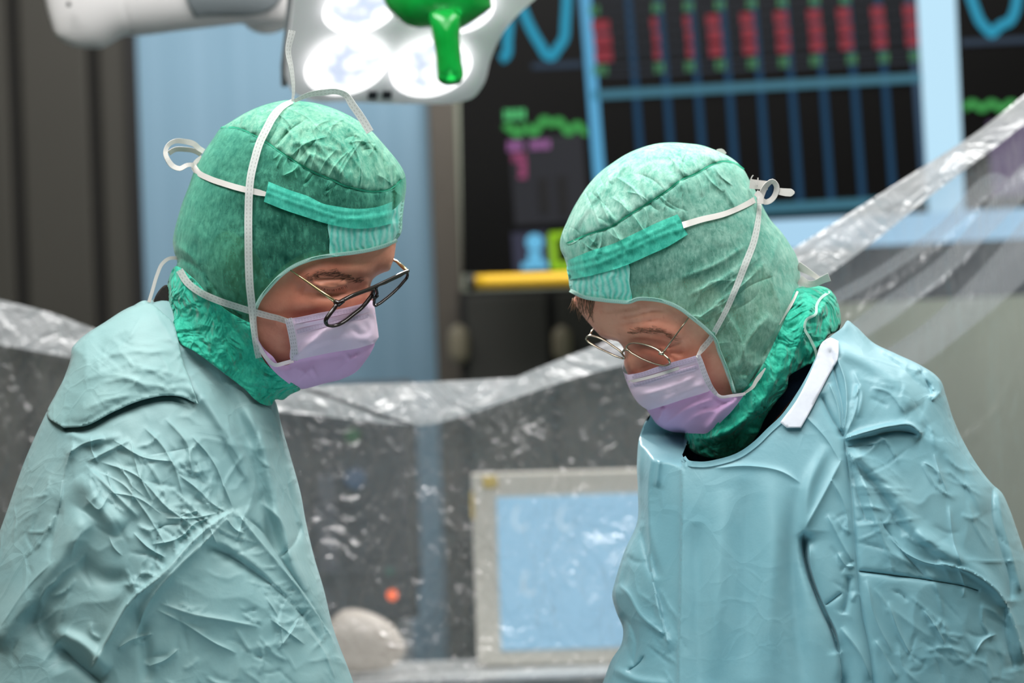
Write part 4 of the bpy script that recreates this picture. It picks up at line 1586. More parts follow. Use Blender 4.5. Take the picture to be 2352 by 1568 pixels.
def hoodL_relief(x, y):
    d, s, tt = line_d(HL_SEAM, x, y)
    crown = ((s < 0) & (y < 450))                      # above the seam
    r = 6 * fbm(x, y, 60, 21) + 3 * fbm(x, y, 22, 22)
    g = np.sin(tt * 95 + 2.2 * fbm(x, y, 70, 23) * 6)
    r = r + np.where(crown, 4.0 * g * np.exp(-d / 28) + 5 * (1 - np.exp(-d / 16)), 1.6 * g * np.exp(-d / 20))
    it = [(HL_SEAM, 4, -4, 'sharp', 0.02)] + HL_G
    for a in ([(700, 300), (745, 350), (790, 400)], [(740, 290), (800, 350), (850, 420)], [(640, 280), (690, 330), (735, 390)], [(780, 280), (850, 340), (886, 420)], [(820, 300), (880, 360), (905, 420)], [(760, 260), (840, 310), (900, 370)], [(660, 330), (720, 330), (790, 350)], [(700, 350), (750, 370), (800, 415)]):
        it.append((a, 6, 5.5, 'sharp'))
    for a in ([(905, 380), (903, 430), (902, 512)],):
        it.append((a, 5, -9, 'sharp', 0.1))
    # neck: soft gathers running down and towards the chin
    for a, w_, am in (([(408, 610), (440, 640), (480, 700), (520, 790), (570, 880)], 14, -10), ([(445, 640), (475, 690), (500, 760), (540, 850)], 10, 9), ([(400, 640), (410, 720), (470, 810), (560, 890)], 16, 8), ([(500, 690), (540, 760), (590, 820), (640, 880)], 12, -9), ([(560, 720), (585, 790), (630, 860)], 10, 8), ([(405, 590), (450, 612), (492, 660), (540, 715), (580, 745)], 8, -8), ([(400, 560), (440, 590), (470, 640), (480, 690)], 9, 7)):
        it.append((a, w_, am, 'sharp'))
    nk = np.clip((y - 740) / 90, 0, 1)
    r = r + nk * (24 * fbm(x, y, 48, 24) + 22 * np.abs(fbm(x, y, 30, 25)))
    q = ((x - 522) / 46)**2 + ((y - 612) / 84)**2
    r = r + 15 * np.exp(-q * 0.7)
    return r + 1.7 * folds(x, y, it)


hoodL_poly = hood_top + hood_back + [(404, 765), (415, 788), (444, 805), (487, 836), (529, 868), (566, 897), (586, 917), (603, 928), (623, 930), (632, 917), (649, 918), (666, 906), (690, 893), (672, 880), (640, 858), (612, 836), (596, 808), (586, 770), (583, 740), (588, 708), (595, 691), (604, 677), (615, 663), (643, 634), (672, 613), (709, 597), (757, 587), (814, 581), (857, 573), (894, 561)]


def hoodL_f(x, y):
    h = KH * VL.h(x, y)
    r = hoodL_relief(x, y) * fade(h, 45)
    g = pn(0.62 * TL.h(x, y), 0.80 * AL.h(x, y), 5) + 14 * fade(h, 20)
    h2 = 0.5 * (h + 5 + g + np.sqrt((h + 5 - g)**2 + 14**2)) - 7
    w_ = np.clip((y - 660) / 90, 0, 1) * np.clip((x - 330) / 90, 0, 1)
    h2 = h + 5 + (h2 - h - 5) * w_ * w_ * (3 - 2 * w_)
    return DA0 - (h2 + r) / PXM


def hoodL_b(x, y):
    h = KH * VL.h(x, y)
    return DA0 + (h + 5) / PXM


hoodL = patch('surgical_hood', hoodL_poly, hoodL_f, hoodL_b, 4.5, M['hood_a'], personL, bvh='hoodL', merge=14, lines=LINES_HL)
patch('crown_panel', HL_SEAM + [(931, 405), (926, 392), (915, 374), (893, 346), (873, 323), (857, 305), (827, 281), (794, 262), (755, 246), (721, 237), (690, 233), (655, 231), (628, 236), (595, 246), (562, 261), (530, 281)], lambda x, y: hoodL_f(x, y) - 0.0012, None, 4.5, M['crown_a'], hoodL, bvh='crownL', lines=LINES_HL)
# tucked strip and forehead panel
patch('forehead_panel', [(754, 512), (757, 550), (759, 586), (814, 580), (857, 572), (894, 560), (908, 551), (919, 536), (923, 498), (927, 458), (905, 480), (860, 490), (811, 498)], on(['hoodL'], 0.0012), None, 5, M['band'], hoodL, bvh='panelL')
bandL = [(617, 417, 1), (662, 435), (711, 452), (741, 467), (775, 474), (811, 479), (874, 473), (901, 463, 1), (900, 513, 1), (860, 522), (828, 525), (761, 516), (695, 496), (645, 479), (606, 463, 1)]
patch('head_band', bandL, on(['hoodL', 'panelL'], 0.0022, lambda x, y: 5 * np.abs(fbm(x, y, 26, 41)) + 2 * np.sin((x + 0.4 * y) / 5.5) * fbm(x, y, 60, 9) + folds(x, y, [([(606, 440), (695, 472), (761, 494), (828, 504), (900, 492)], 4, 4, 'sharp', 0), ([(612, 428), (705, 462), (775, 484), (874, 484)], 3, 3, 'sharp', 0)])), None, 4.5, M['band_dark'], hoodL, bvh='bandL')
ribbon('seam', HL_SEAM, 4, M['seam'], hoodL, ['hoodL', 'crownL'], 0.0010)
hemL_path = [(912, 551), (894, 560), (857, 572), (814, 580), (757, 587), (709, 597), (672, 613), (643, 634), (615, 664), (604, 677), (595, 691), (588, 708), (584, 738)]
ribbon('hem_binding', hemL_path, 9, M['hem_green'], hoodL, ['hoodL', 'panelL', 'bodyL'], 0.0028, smooth_n=8)
solid(patch('neck_skirt', [(402, 612), (440, 636), (478, 676), (520, 712), (560, 735), (584, 748), (586, 770), (596, 808), (612, 836), (640, 858), (672, 880), (690, 893), (666, 906), (649, 918), (632, 917), (623, 930), (603, 928), (586, 917), (566, 897), (529, 868), (487, 836), (444, 805), (415, 788), (404, 765), (394, 722), (387, 696), (384, 667), (388, 640)],
      lambda x, y: hoodL_f(x, y) - 0.0012 - folds(x, y, [([(402, 612), (440, 636), (478, 676), (520, 712), (560, 735), (584, 748)], 10, 3, 'sharp', 0)]) / PXM, None, 5, M['neck_green'], hoodL, bvh='neckL'), 0.0004)
# hood tie round the head with its bow at the back
ribbon('tie', [(612, 446), (590, 441), (562, 435), (516, 422), (479, 409), (455, 396), (445, 382)], [(0, 10), (0.1, 14), (1, 13)], M['tape'], hoodL, ['hoodL'], 0.0022)
ribbon('tie', [(452, 398), (444, 382), (450, 372), (464, 361)], 10, M['tape'], hoodL, None, depth=[(0, 2.212), (1, 2.216)])
ribbon('tie_bow', [(446, 378), (430, 379), (413, 387), (398, 382), (386, 368), (380, 352), (385, 335), (399, 325), (425, 325), (446, 331), (456, 340), (468, 348)], [(0, 9), (0.3, 12), (0.5, 9), (0.8, 13), (1, 12)], M['tape'], hoodL, None, depth=[(0, 2.21), (0.4, 2.20), (0.8, 2.215), (1, 2.22)], normal_turn=[(0, 0), (0.4, 10), (1, -6)], nw=3)
ribbon('tie_bow', [(388, 352), (400, 344), (425, 343), (448, 347), (462, 355)], 11, M['tape'], hoodL, None, depth=[(0, 2.215), (1, 2.225)], normal_turn=[(0, 8), (1, 0)])

# ---- face mask
mlow = [(588, 772), (595, 802), (609, 826), (629, 852), (652, 872), (672, 886), (692, 893), (715, 889), (743, 881), (786, 870), (820, 852), (837, 832), (854, 806), (861, 789), (800, 760), (690, 780), (674, 830), (660, 838), (640, 836), (628, 820), (606, 800)]


def maskL_f(off, rel):
    def f(x, y):
        h = KH * VL.h(x, y)
        return DA0 - (h + off + 1.35 * rel(x, y) * fade(h, 30)) / PXM
    return f


def maskL_b(x, y):
    return DA0 + (KH * VL.h(x, y) + 10) / PXM


rl_low = lambda x, y: folds(x, y, [([(660, 835), (720, 826), (790, 815), (858, 792)], 22, -8, 'sharp', 0), ([(640, 850), (690, 850), (720, 880)], 6, 6, 'sharp'), ([(684, 884), (700, 860), (714, 846), (730, 874)], 6, 7, 'sharp'), ([(700, 890), (760, 858), (830, 810)], 4, 5, 'sharp'), ([(790, 808), (810, 826), (822, 816)], 5, 5, 'sharp'), ([(605, 815), (640, 850), (672, 880)], 10, 5, 'ridge'), ([(655, 838), (668, 846), (690, 850)], 5, -5, 'sharp')]) + 4 * fbm(x, y, 40, 61)
rl_top = lambda x, y: folds(x, y, [([(672, 746), (720, 738), (760, 730), (864, 705)], 3, 3, 'sharp', 0.02), ([(676, 824), (740, 770), (790, 745), (830, 736)], 14, 7, 'ridge'), ([(684, 816), (720, 780), (756, 748)], 5, 4, 'sharp'), ([(838, 738), (845, 762), (828, 768), (808, 748)], 7, -5, 'ridge'), ([(690, 792), (770, 780), (850, 770)], 12, 4, 'ridge'), ([(862, 745), (840, 790)], 9, 5, 'sharp')]) + 3 * fbm(x, y, 36, 62)
maskL = patch('face_mask', mlow, maskL_f(9, rl_low), maskL_b, 4.5, M['mask_low'], personL, bvh='maskLlow', merge=20)
mtop = [(658, 732, 1), (680, 729), (729, 719), (786, 708), (829, 698), (857, 691), (860, 704), (864, 731), (868, 757), (870, 774, 1), (861, 788, 1), (820, 800), (770, 808), (720, 818), (680, 827, 1), (672, 828), (668, 780)]
patch('upper_panel', mtop, maskL_f(14, rl_top), maskL_b, 4.5, M['mask_top'], maskL, bvh='maskLtop', merge=20)
ribbon('side_binding', [(662, 731), (668, 755), (673, 780), (676, 805), (676, 828)], 17, M['binding'], maskL, ['maskLtop', 'maskLlow'], 0.002, smooth_n=12)
ribbon('side_binding', [(586, 778), (598, 800), (612, 822), (632, 838), (652, 834), (674, 828)], 9, M['mask_in'], maskL, ['maskLlow'], 0.002, smooth_n=12)
ribbon('stitching', [(678, 738), (729, 728), (786, 717), (858, 700)], 10, M['mask_stitch'], maskL, ['maskLtop'], 0.0008)
ribbon('stitching', [(682, 762), (729, 750), (786, 737), (862, 722)], 9, M['mask_stitch'], maskL, ['maskLtop'], 0.0008)
ribbon('nose_wire', [(700, 746), (750, 736), (800, 724), (848, 712)], 8, M['mask_top'], maskL, ['maskLtop'], 0.0012)
HM = ['hoodL', 'crownL', 'neckL', 'bandL', 'maskLtop', 'maskLlow', 'bodyL']
ribbon('tie', [(672, 232), (648, 245), (628, 267), (612, 296), (596, 329), (585, 366), (576, 405), (572, 445), (570.5, 495), (570.5, 545), (571.5, 611), (574, 661), (578, 697), (582, 742), (588, 790), (594, 822)], [(0, 10), (0.08, 18), (0.8, 18), (0.9, 15), (1, 14)], M['tape_s'], maskL, HM, 0.0042, smooth_n=14)
ribbon('tie', [(672, 233), (674, 211), (669, 158), (662, 118), (671, 70)], [(0, 6), (0.2, 7), (0.45, 10), (0.7, 13), (1, 17)], M['tape_s'], maskL, None, depth=[(0, 2.19), (1, 2.19)], normal_turn=[(0, 0), (0.5, 10), (1, 0)])
ribbon('tie', [(676, 232), (711, 217), (745, 212), (771, 210), (791, 216), (811, 243), (830, 270), (850, 303)], [(0, 8), (0.3, 14), (0.5, 12), (0.65, 17), (1, 18)], M['tape_s'], maskL, None, depth=[(0, 2.19), (0.5, 2.165), (1, 2.155)], normal_turn=[(0, 0), (0.45, 12), (1, 4)])
ribbon('tie', [(660, 738), (640, 731), (615, 725), (586, 717), (546, 705), (501, 690), (458, 670), (430, 648), (412, 620)], [(0, 13), (0.2, 15), (1, 17)], M['tape_s'], maskL, HM, 0.0035, smooth_n=14)
ribbon('cord', [(410, 592), (387, 594), (373, 605), (361, 631), (350, 668), (342, 694)], 8, M['tape'], maskL, None, depth=[(0, 2.21), (1, 2.20)])

# ---- knitted collar of the shirt under the gown
neck_c = [(384, 655), (389, 674), (396, 735), (380, 728), (355, 702), (354, 692)]
solid(patch('shirt_collar', neck_c, lambda x, y: 2.205 + 0 * x, None, 5, M['shirt_black'], personL), 0.003)
ribbon('shirt_edge', [(352, 692), (368, 672), (384, 656)], 5, M['tape'], personL, None, depth=[(0, 2.204), (1, 2.204)])

# ---- gown
gL = [
    ([(183, 1090), (237, 1172), (284, 1214)], 24, 14, 'ridge'), ([(195, 1066), (260, 1130), (320, 1190)], 9, 8, 'sharp'),
    ([(150, 1050), (140, 1150), (120, 1240), (112, 1290)], 14, -10, 'sharp'), ([(172, 1010), (150, 1080), (135, 1180)], 10, 10, 'sharp'),
    ([(207, 1540), (248, 1468), (296, 1385), (379, 1314), (450, 1236), (500, 1195), (541, 1170)], 26, 20, 'lip', 0.12),
    ([(308, 1480), (331, 1403), (414, 1297), (470, 1245), (530, 1180)], 9, 10, 'sharp'),
    ([(541, 1170), (568, 1208), (627, 1279), (698, 1368), (757, 1456), (799, 1540)], 9, 10, 'sharp', 0.08),
    ([(562, 1185), (598, 1215), (650, 1290), (712, 1380), (768, 1470)], 8, -9, 'sharp', 0.1),
    ([(473, 1249), (520, 1270), (562, 1297), (639, 1356), (710, 1433), (752, 1500)], 16, -15, 'sharp', 0.15),
    ([(470, 1232), (530, 1258), (600, 1312), (680, 1400)], 12, 9, 'ridge', 0.2),
    ([(426, 800), (470, 850), (509, 894), (562, 1000), (598, 1143), (640, 1270)], 20, -14, 'ridge', 0.1),
    ([(438, 880), (500, 960), (560, 1060), (590, 1150)], 14, 10, 'ridge'), ([(560, 930), (600, 1010), (622, 1113), (651, 1232), (700, 1360)], 14, 13, 'ridge', 0.12),
    ([(620, 960), (650, 1050), (668, 1140), (690, 1240)], 9, -7, 'sharp'), ([(595, 1150), (640, 1190), (668, 1290)], 10, 8, 'sharp'), ([(645, 1279), (680, 1240), (692, 1200)], 9, -9, 'sharp'),
    ([(367, 1385), (440, 1410), (520, 1425), (600, 1440)], 8, 6, 'sharp'), ([(360, 1400), (420, 1430), (500, 1480), (545, 1500)], 5, 4, 'sharp'), ([(340, 1530), (380, 1515), (410, 1490)], 4, 5, 'sharp'),
    ([(-20, 1480), (60, 1380), (100, 1326), (140, 1275), (177, 1214), (200, 1180)], 30, 20, 'ridge', 0.1), ([(0, 1440), (70, 1340), (120, 1290)], 6, 6, 'sharp'),
    ([(130, 1474), (177, 1521), (237, 1570)], 12, -16, 'sharp'), ([(60, 1400), (110, 1460), (150, 1540)], 26, -14, 'ridge'), ([(120, 1450), (190, 1480), (250, 1540)], 16, 12, 'ridge'),
    ([(180, 1290), (240, 1330), (300, 1330)], 20, -8, 'ridge'), ([(200, 1060), (240, 1040), (300, 1010)], 8, 8, 'sharp'), ([(150, 1045), (190, 1020), (240, 1005)], 7, 8, 'sharp'),
    ([(218, 1080), (280, 1110), (330, 1170), (380, 1250)], 5, 5, 'sharp'), ([(230, 1060), (310, 1090), (390, 1170), (450, 1210)], 5, 5, 'sharp'), ([(300, 1010), (320, 1090), (350, 1150)], 5, 5, 'sharp'),
    ([(330, 980), (370, 1020), (400, 1070), (420, 1140)], 6, 5, 'sharp'), ([(380, 960), (430, 1020), (440, 1090)], 8, 6, 'sharp'), ([(260, 1010), (330, 1050), (400, 1060)], 4, 4, 'sharp'),
    ([(250, 1130), (320, 1145), (370, 1180)], 4, 4, 'sharp'), ([(410, 1090), (450, 1120), (500, 1165), (520, 1175)], 6, 6, 'sharp'), ([(380, 1190), (440, 1190), (500, 1178)], 4, 4, 'sharp'), ([(420, 1230), (450, 1200), (480, 1190)], 4, 4, 'sharp'),
    ([(440, 1000), (490, 1060), (520, 1130), (535, 1165)], 5, 6, 'sharp'), ([(350, 1250), (400, 1240), (440, 1215)], 4, 4, 'sharp'),
    ([(620, 1420), (660, 1450), (700, 1480)], 5, 5, 'sharp'), ([(640, 1490), (670, 1450), (690, 1410)], 5, 5, 'sharp'), ([(700, 1440), (740, 1490), (770, 1560)], 7, 6, 'sharp'), ([(610, 1370), (640, 1420), (650, 1480)], 5, 5, 'sharp'),
    ([(560, 1185), (552, 1215), (545, 1240)], 4, 5, 'sharp'), ([(520, 1190), (540, 1215), (560, 1225)], 4, 5, 'sharp'), ([(300, 1390), (330, 1470), (340, 1568)], 14, -8, 'ridge'), ([(270, 1490), (300, 1470), (350, 1455)], 4, 5, 'sharp'),
    ([(145, 985), (195, 977), (254, 948), (308, 924), (379, 909), (426, 915), (453, 930)], 10, -16, 'sharp', 0.05), ([(145, 990), (200, 1010), (280, 1000)], 10, 6, 'ridge'),
]


gL += wrinkles((190, 1000, 520, 1240), 46, 301, 55, 35, 40, 130, 5) + wrinkles((540, 1340, 770, 1560), 30, 302, 50, 40, 30, 100, 4.5) + wrinkles((20, 1080, 220, 1500), 22, 303, 115, 30, 50, 140, 5)
gL += wrinkles((300, 1380, 620, 1570), 22, 304, 20, 35, 40, 120, 4) + wrinkles((440, 900, 640, 1200), 16, 305, 70, 25, 40, 120, 4) + gathers([(300, 1385), (400, 1290), (500, 1195), (541, 1170)], 22, 306, True, 30, 110, 5, 0.8) + gathers([(541, 1170), (627, 1279), (757, 1456)], 20, 307, False, 25, 90, 4.5, 0.8)
LINES_L = [(i_[0], i_[1]) for i_ in gL[:60] if i_[3] in ('sharp', 'lip', 'crease')]


def gownL_f0(x, y):
    h = pn(0.62 * TL.h(x, y), 0.80 * AL.h(x, y), 5)
    r = 1.75 * folds(x, y, gL) + 26 * fbm(x, y, 170, 71) + crumple(x, y, 72, 0.45)
    return DA0 - (h + r * fade(h, 90)) / PXM


def gownL_f(x, y):
    return gownL_f0(x, y)


def gownL_b(x, y):
    return DA0 + 0.55 * TL.h(x, y) / PXM


gownL = patch('surgical_gown', TL_pts, gownL_f, gownL_b, 4.5, M['gown_a'], personL, coarse=(-60, 660, 880, 1610, 40), bvh='gownL', close=True, lines=LINES_L)
flap = [(337, 690), (356, 702), (372, 716), (396, 738), (408, 775), (416, 812), (438, 877), (454, 928, 1), (426, 914), (379, 908), (340, 914), (308, 924), (254, 948), (195, 977), (146, 982, 1), (108, 955), (128, 905), (150, 862), (163, 820), (166, 800), (181, 783), (240, 741), (300, 705)]
FLW = wrinkles((170, 760, 420, 940), 34, 501, 10, 40, 40, 130, 4)
rf = lambda x, y: 3 + 7 * np.clip((y - 820) / 120, 0, 1) + 5 * fbm(x, y, 70, 81) + 3 * np.abs(fbm(x, y, 30, 82)) + folds(x, y, [([(200, 830), (280, 810), (400, 806)], 6, 4, 'sharp'), ([(330, 720), (300, 770), (220, 850)], 7, 5, 'sharp'), ([(345, 700), (370, 740), (408, 800)], 6, 4, 'sharp'), ([(170, 880), (240, 860), (330, 880), (430, 900)], 8, 5, 'sharp'), ([(230, 880), (300, 870), (350, 900)], 4, 4, 'sharp'), ([(190, 940), (260, 915), (330, 905)], 5, 4, 'sharp'), ([(300, 850), (360, 850), (430, 870)], 4, 3, 'sharp'), ([(170, 800), (200, 830), (190, 870)], 7, 4, 'sharp')] + FLW)
fl = patch('back_flap', flap, lambda x, y: np.minimum(gownL_f0(x, y), DA0 - 0.62 * TL.h(x, y) / PXM) - 0.004 - rf(x, y) / PXM, None, 5, gown_mat('gown_flap_pale', C(146, 184, 184), C(134, 175, 176), 0.55, 0.5), gownL, bvh='flapL')
solid(fl, 0.0008, -1)

# ---- spectacles, left
nearL = [(776, 697), (783, 692), (790, 688), (811, 678), (832, 670), (850, 664), (857, 663), (857, 671), (845, 690), (832, 705), (811, 722), (790, 738), (774, 746), (759, 748), (750, 745), (748, 736), (755, 724), (765, 711)]
farL = [(864, 660), (885, 649), (917, 634), (935, 626), (936, 632), (925, 649), (906, 669), (885, 687), (868, 699), (861, 702), (860, 688), (866, 674)]
plL = spectacle_plane((780, 693), 1.7, 0.9, nearL + [(850, 640), (864, 660)], ['bodyL', 'maskLtop', 'maskLlow'])
glL = empty('eyeglasses', P(780, 748, plL(780, 748)), 'dark rimmed square eyeglasses with gold arms, low on the nose', 'glasses')
mb = MB()
mb.add(*rim_tube(nearL, plL, 0.0019))
mb.add(*rim_tube(farL, plL, 0.0014))
mb.build('rim', M['frame_black'], glL, smooth=True)
mb = MB()
mb.add(*rim_tube([(788, 690), (811, 677), (832, 669), (860, 658), (885, 646), (917, 631), (938, 622)], lambda x, y: plL(x, y) - 0.001, 0.0015, False))
mb.add(*rim_tube([(853, 680), (862, 684), (868, 678)], plL, 0.0013, False))
mb.build('bridge', M['frame_black'], glL, smooth=True)
lens('lens', nearL, plL, glL)
lens('lens', farL, plL, glL)
zh_ = float(plL(776, 696))
zt_ = float(drape(np.array([667.0]), np.array([621.0]), ['bodyL'])[0]) - 0.004
mb = MB()
mb.add(*tube_mesh([P(x, y, z) for x, y, z in ((667, 620, zt_), (700, 643, zt_ + (zh_ - zt_) * 0.3), (735, 668, zt_ + (zh_ - zt_) * 0.65), (772, 694, zh_))], [0.0006, 0.0010, 0.0013, 0.0016], 8))
mb.build('temple_arm', M['gold'], glL, smooth=True)
mb = MB()
mb.add(*tube_mesh([P(768, 692, zh_), P(778, 697, zh_), P(790, 690, zh_ - 0.001)], [0.0022, 0.003, 0.0018], 8))
mb.build('hinge', M['frame_black'], glL, smooth=True)
zf_ = float(plL(936, 623))
mb = MB()
mb.add(*tube_mesh([P(936, 623, zf_), P(924, 612, zf_ + 0.006), P(912, 601, zf_ + 0.016), P(880, 585, zf_ + 0.05)], [0.0016, 0.0018, 0.0014, 0.001], 8))
mb.build('temple_arm', M['gold'], glL, smooth=True)

# ================================================================== RIGHT SURGEON
DB0 = 2.24
R_FOOT = P(1900, 784, DB0) * [1, 1, 0]
rh_top = [(1310, 664), (1306, 642), (1302, 612), (1297, 594), (1287, 571), (1286, 556), (1291, 535), (1301, 511), (1315, 481), (1330, 455), (1349, 427), (1375, 398), (1405, 375), (1440, 353), (1476, 338), (1512, 329), (1548, 327), (1577, 329), (1610, 333), (1640, 343), (1667, 355), (1690, 370), (1708, 389), (1723, 416), (1738, 443), (1750, 470), (1768, 502), (1795, 533), (1815, 562), (1830, 589), (1836, 615), (1838, 639), (1835, 657)]
rh_neck = [(1848, 657), (1876, 656), (1905, 665), (1918, 680), (1925, 698), (1930, 722), (1931, 742), (1926, 758), (1905, 769), (1890, 786)]
rface = [(1316, 690), (1326, 706), (1341, 728), (1357, 747), (1369, 761), (1382, 774), (1404, 781), (1419, 784), (1428, 793), (1433, 803), (1435, 817), (1433, 832)]
rmask = [(1431, 845), (1435, 862), (1440, 879), (1446, 893), (1457, 914), (1471, 931), (1486, 942), (1494, 952), (1499, 960), (1507, 971), (1522, 982), (1543, 990), (1572, 993)]
VR = Volume(rh_top[::-1] + rface + rmask + [(1575, 1030), (1600, 1090), (1680, 1120), (1780, 1085), (1870, 1000), (1925, 890), (1940, 790)] + rh_neck[::-1][3:])
BRp = [(1321, 680)] + rface + [(1436, 845), (1444, 862), (1452, 879), (1464, 900), (1480, 920), (1500, 940), (1530, 965), (1575, 975), (1600, 1000)]
BRt = [(1800, 640), (1818, 620), (1822, 600), (1815, 582), (1800, 560), (1780, 535), (1755, 508), (1736, 476), (1722, 445), (1706, 415), (1690, 393), (1672, 375), (1645, 360), (1610, 348), (1577, 344), (1548, 342), (1512, 344), (1476, 353), (1440, 370), (1408, 392), (1380, 415), (1356, 444), (1338, 470), (1324, 498), (1314, 525), (1306, 556), (1310, 594), (1316, 640)]
BR = Volume(BRp + [(1640, 1040), (1740, 1010), (1830, 900), (1860, 780), (1830, 700)] + BRt)


def bodyR_relief(x, y):
    r = np.zeros(len(x))
    q = ((x - 1752) / 46)**2 + ((y - 670) / 78)**2
    r += 8 * np.exp(-((np.sqrt(q) - 0.85) / 0.25)**2) + 7 * np.exp(-q * 1.2)
    r += folds(x, y, [([(1388, 772), (1440, 766), (1490, 752), (1540, 762), (1568, 776)], 15, 8, 'ridge', 0.12)])
    r += gauss(x, y, 1490, 792, 50, 16, -12, 0.12) + gauss(x, y, 1448, 800, 20, 20, -13)
    r += gauss(x, y, 1500, 780, 36, 9, 7, 0.15)
    r += folds(x, y, [([(1466, 786), (1490, 790), (1515, 797), (1536, 806)], 3, 10, 'sharp', 0.15), ([(1530, 800), (1550, 790), (1566, 784)], 2.6, -8, 'sharp', 0.2), ([(1536, 808), (1556, 812), (1570, 812)], 2.6, -8, 'sharp', 0.2), ([(1534, 814), (1548, 826), (1556, 838)], 2.6, -7, 'sharp', 0.2),
                      ([(1420, 729), (1460, 723), (1500, 714), (1530, 713)], 3, -7, 'sharp', 0.2), ([(1398, 744), (1440, 741), (1480, 738), (1520, 731)], 3, -7, 'sharp', 0.2), ([(1380, 716), (1420, 712), (1470, 704)], 3, -5, 'sharp', 0.2), ([(1436, 752), (1470, 746)], 3, -5, 'sharp', 0.2)])
    r += gauss(x, y, 1550, 838, 40, 20, 7) + gauss(x, y, 1600, 770, 26, 40, -5)
    r += folds(x, y, [([(1430, 790), (1440, 815), (1443, 850), (1450, 880)], 14, 10, 'ridge', 0.05)])
    r += gauss(x, y, 1490, 838, 30, 16, -8)
    r += 1.2 * fbm(x, y, 40, 105)
    return r


def bodyR_h(x, y):
    tt = np.clip(1 - np.abs(x - 1850) / 230.0, 0, 1)
    return KH * BR.h(x, y), np.sqrt(tt) * 190 * np.clip((y - 900) / 220, 0, 1)


def bodyR_f(x, y):
    a, c = bodyR_h(x, y)
    return DB0 - (pn(a, 0.55 * c) + bodyR_relief(x, y) * fade(a, 60)) / PXM


def bodyR_b(x, y):
    a, c = bodyR_h(x, y)
    return DB0 + pn(a, 0.6 * c) / PXM


br_poly = BRp + [(1640, 1060), (1660, 1150), (1660, 1500), (1640, 2300), (1650, 3000), (1660, 3700), (1640, 4420), (1560, 4500), (1550, 4530, 1), (1850, 4530, 1), (1840, 4420), (1850, 3700), (1880, 2900, 1), (1930, 3700), (1940, 4420), (1880, 4500), (1880, 4530, 1), (2170, 4530, 1), (2160, 4420), (2170, 3700), (2160, 3000), (2130, 2300), (2060, 1500), (1990, 1150), (1920, 950), (1870, 800), (1830, 700)] + BRt
personR = patch('person', br_poly, bodyR_f, bodyR_b, 5, M['skin_b'], None, coarse=(1280, 330, 1900, 1060, 34), bvh='bodyR', origin=R_FOOT, close=True)
tag(personR, 'person in lighter green hood, thin round eyeglasses, lilac mask and aqua gown with white strip', 'person')
patch('hair', [(1318, 672), (1318, 600), (1322, 540), (1350, 480), (1400, 420), (1470, 375), (1550, 360), (1630, 370), (1690, 410), (1730, 480), (1770, 540), (1800, 590), (1806, 640), (1790, 680), (1780, 620), (1750, 600), (1715, 640), (1700, 700), (1680, 690), (1620, 640), (1540, 640), (1420, 660)],
      lambda x, y: bodyR_f(x, y) - 0.002, lambda x, y: bodyR_b(x, y) + 0.002, 8, M['hair_grey'], personR)
br = []
for i in range(95):
    u = rng.random()
    x = 1440 + 110 * u
    y = 772 - 19 * math.sin(math.pi * min(1, 0.15 + u * 0.8)) + 8 * u + rng.normal(0, 4.0)
    br.append((x, y, 10 + 5 * rng.random(), 2 + 5 * (rng.random() - 0.5), 0.15 * rng.normal()))
strands('eyebrow', br, M['brow_b'], personR, ['bodyR'], 0.0002, 0.001)
el = [(1470 + 62 * u, 790 + 14 * u, -4 + 6 * u, 8, 0.2) for u in np.linspace(0, 1, 26)]
strands('eyelash', el, M['brow_b'], personR, ['bodyR'], 0.00016, 0.003)
fr_ = [(1322 + 46 * u + rng.normal(0, 3), 684 + 6 * u, 6 - 12 * u + rng.normal(0, 3), 30 + 26 * rng.random(), 0.2 * rng.normal()) for u in rng.random(34)]
fr_ += [(1318 + rng.normal(0, 2), 684, 2 + rng.normal(0, 4), 20 + 14 * rng.random(), 0.3) for i in range(12)]
strands('fringe', fr_, M['hair_strand'], personR, ['bodyR'], 0.0003, 0.003)

HR_SEAM = [(1301, 559), (1351, 538), (1405, 520), (1441, 496), (1488, 467), (1536, 435), (1566, 412), (1595, 400), (1637, 377), (1661, 370), (1690, 375), (1709, 389)]


HR_G = gathers(HR_SEAM, 22, 15, True, 30, 110, 5.0, 0.4) + gathers(HR_SEAM, 28, 16, False, 18, 70, 5.0, 0.4) + gathers([(1330, 480), (1440, 400), (1600, 365)], 10, 18, True, 20, 60, 3.5, 1.0) + wrinkles((1560, 640, 1700, 820), 14, 19, -35, 15, 60, 160, 3.0)
LINES_HR = [(i_[0], i_[1]) for i_ in HR_G]


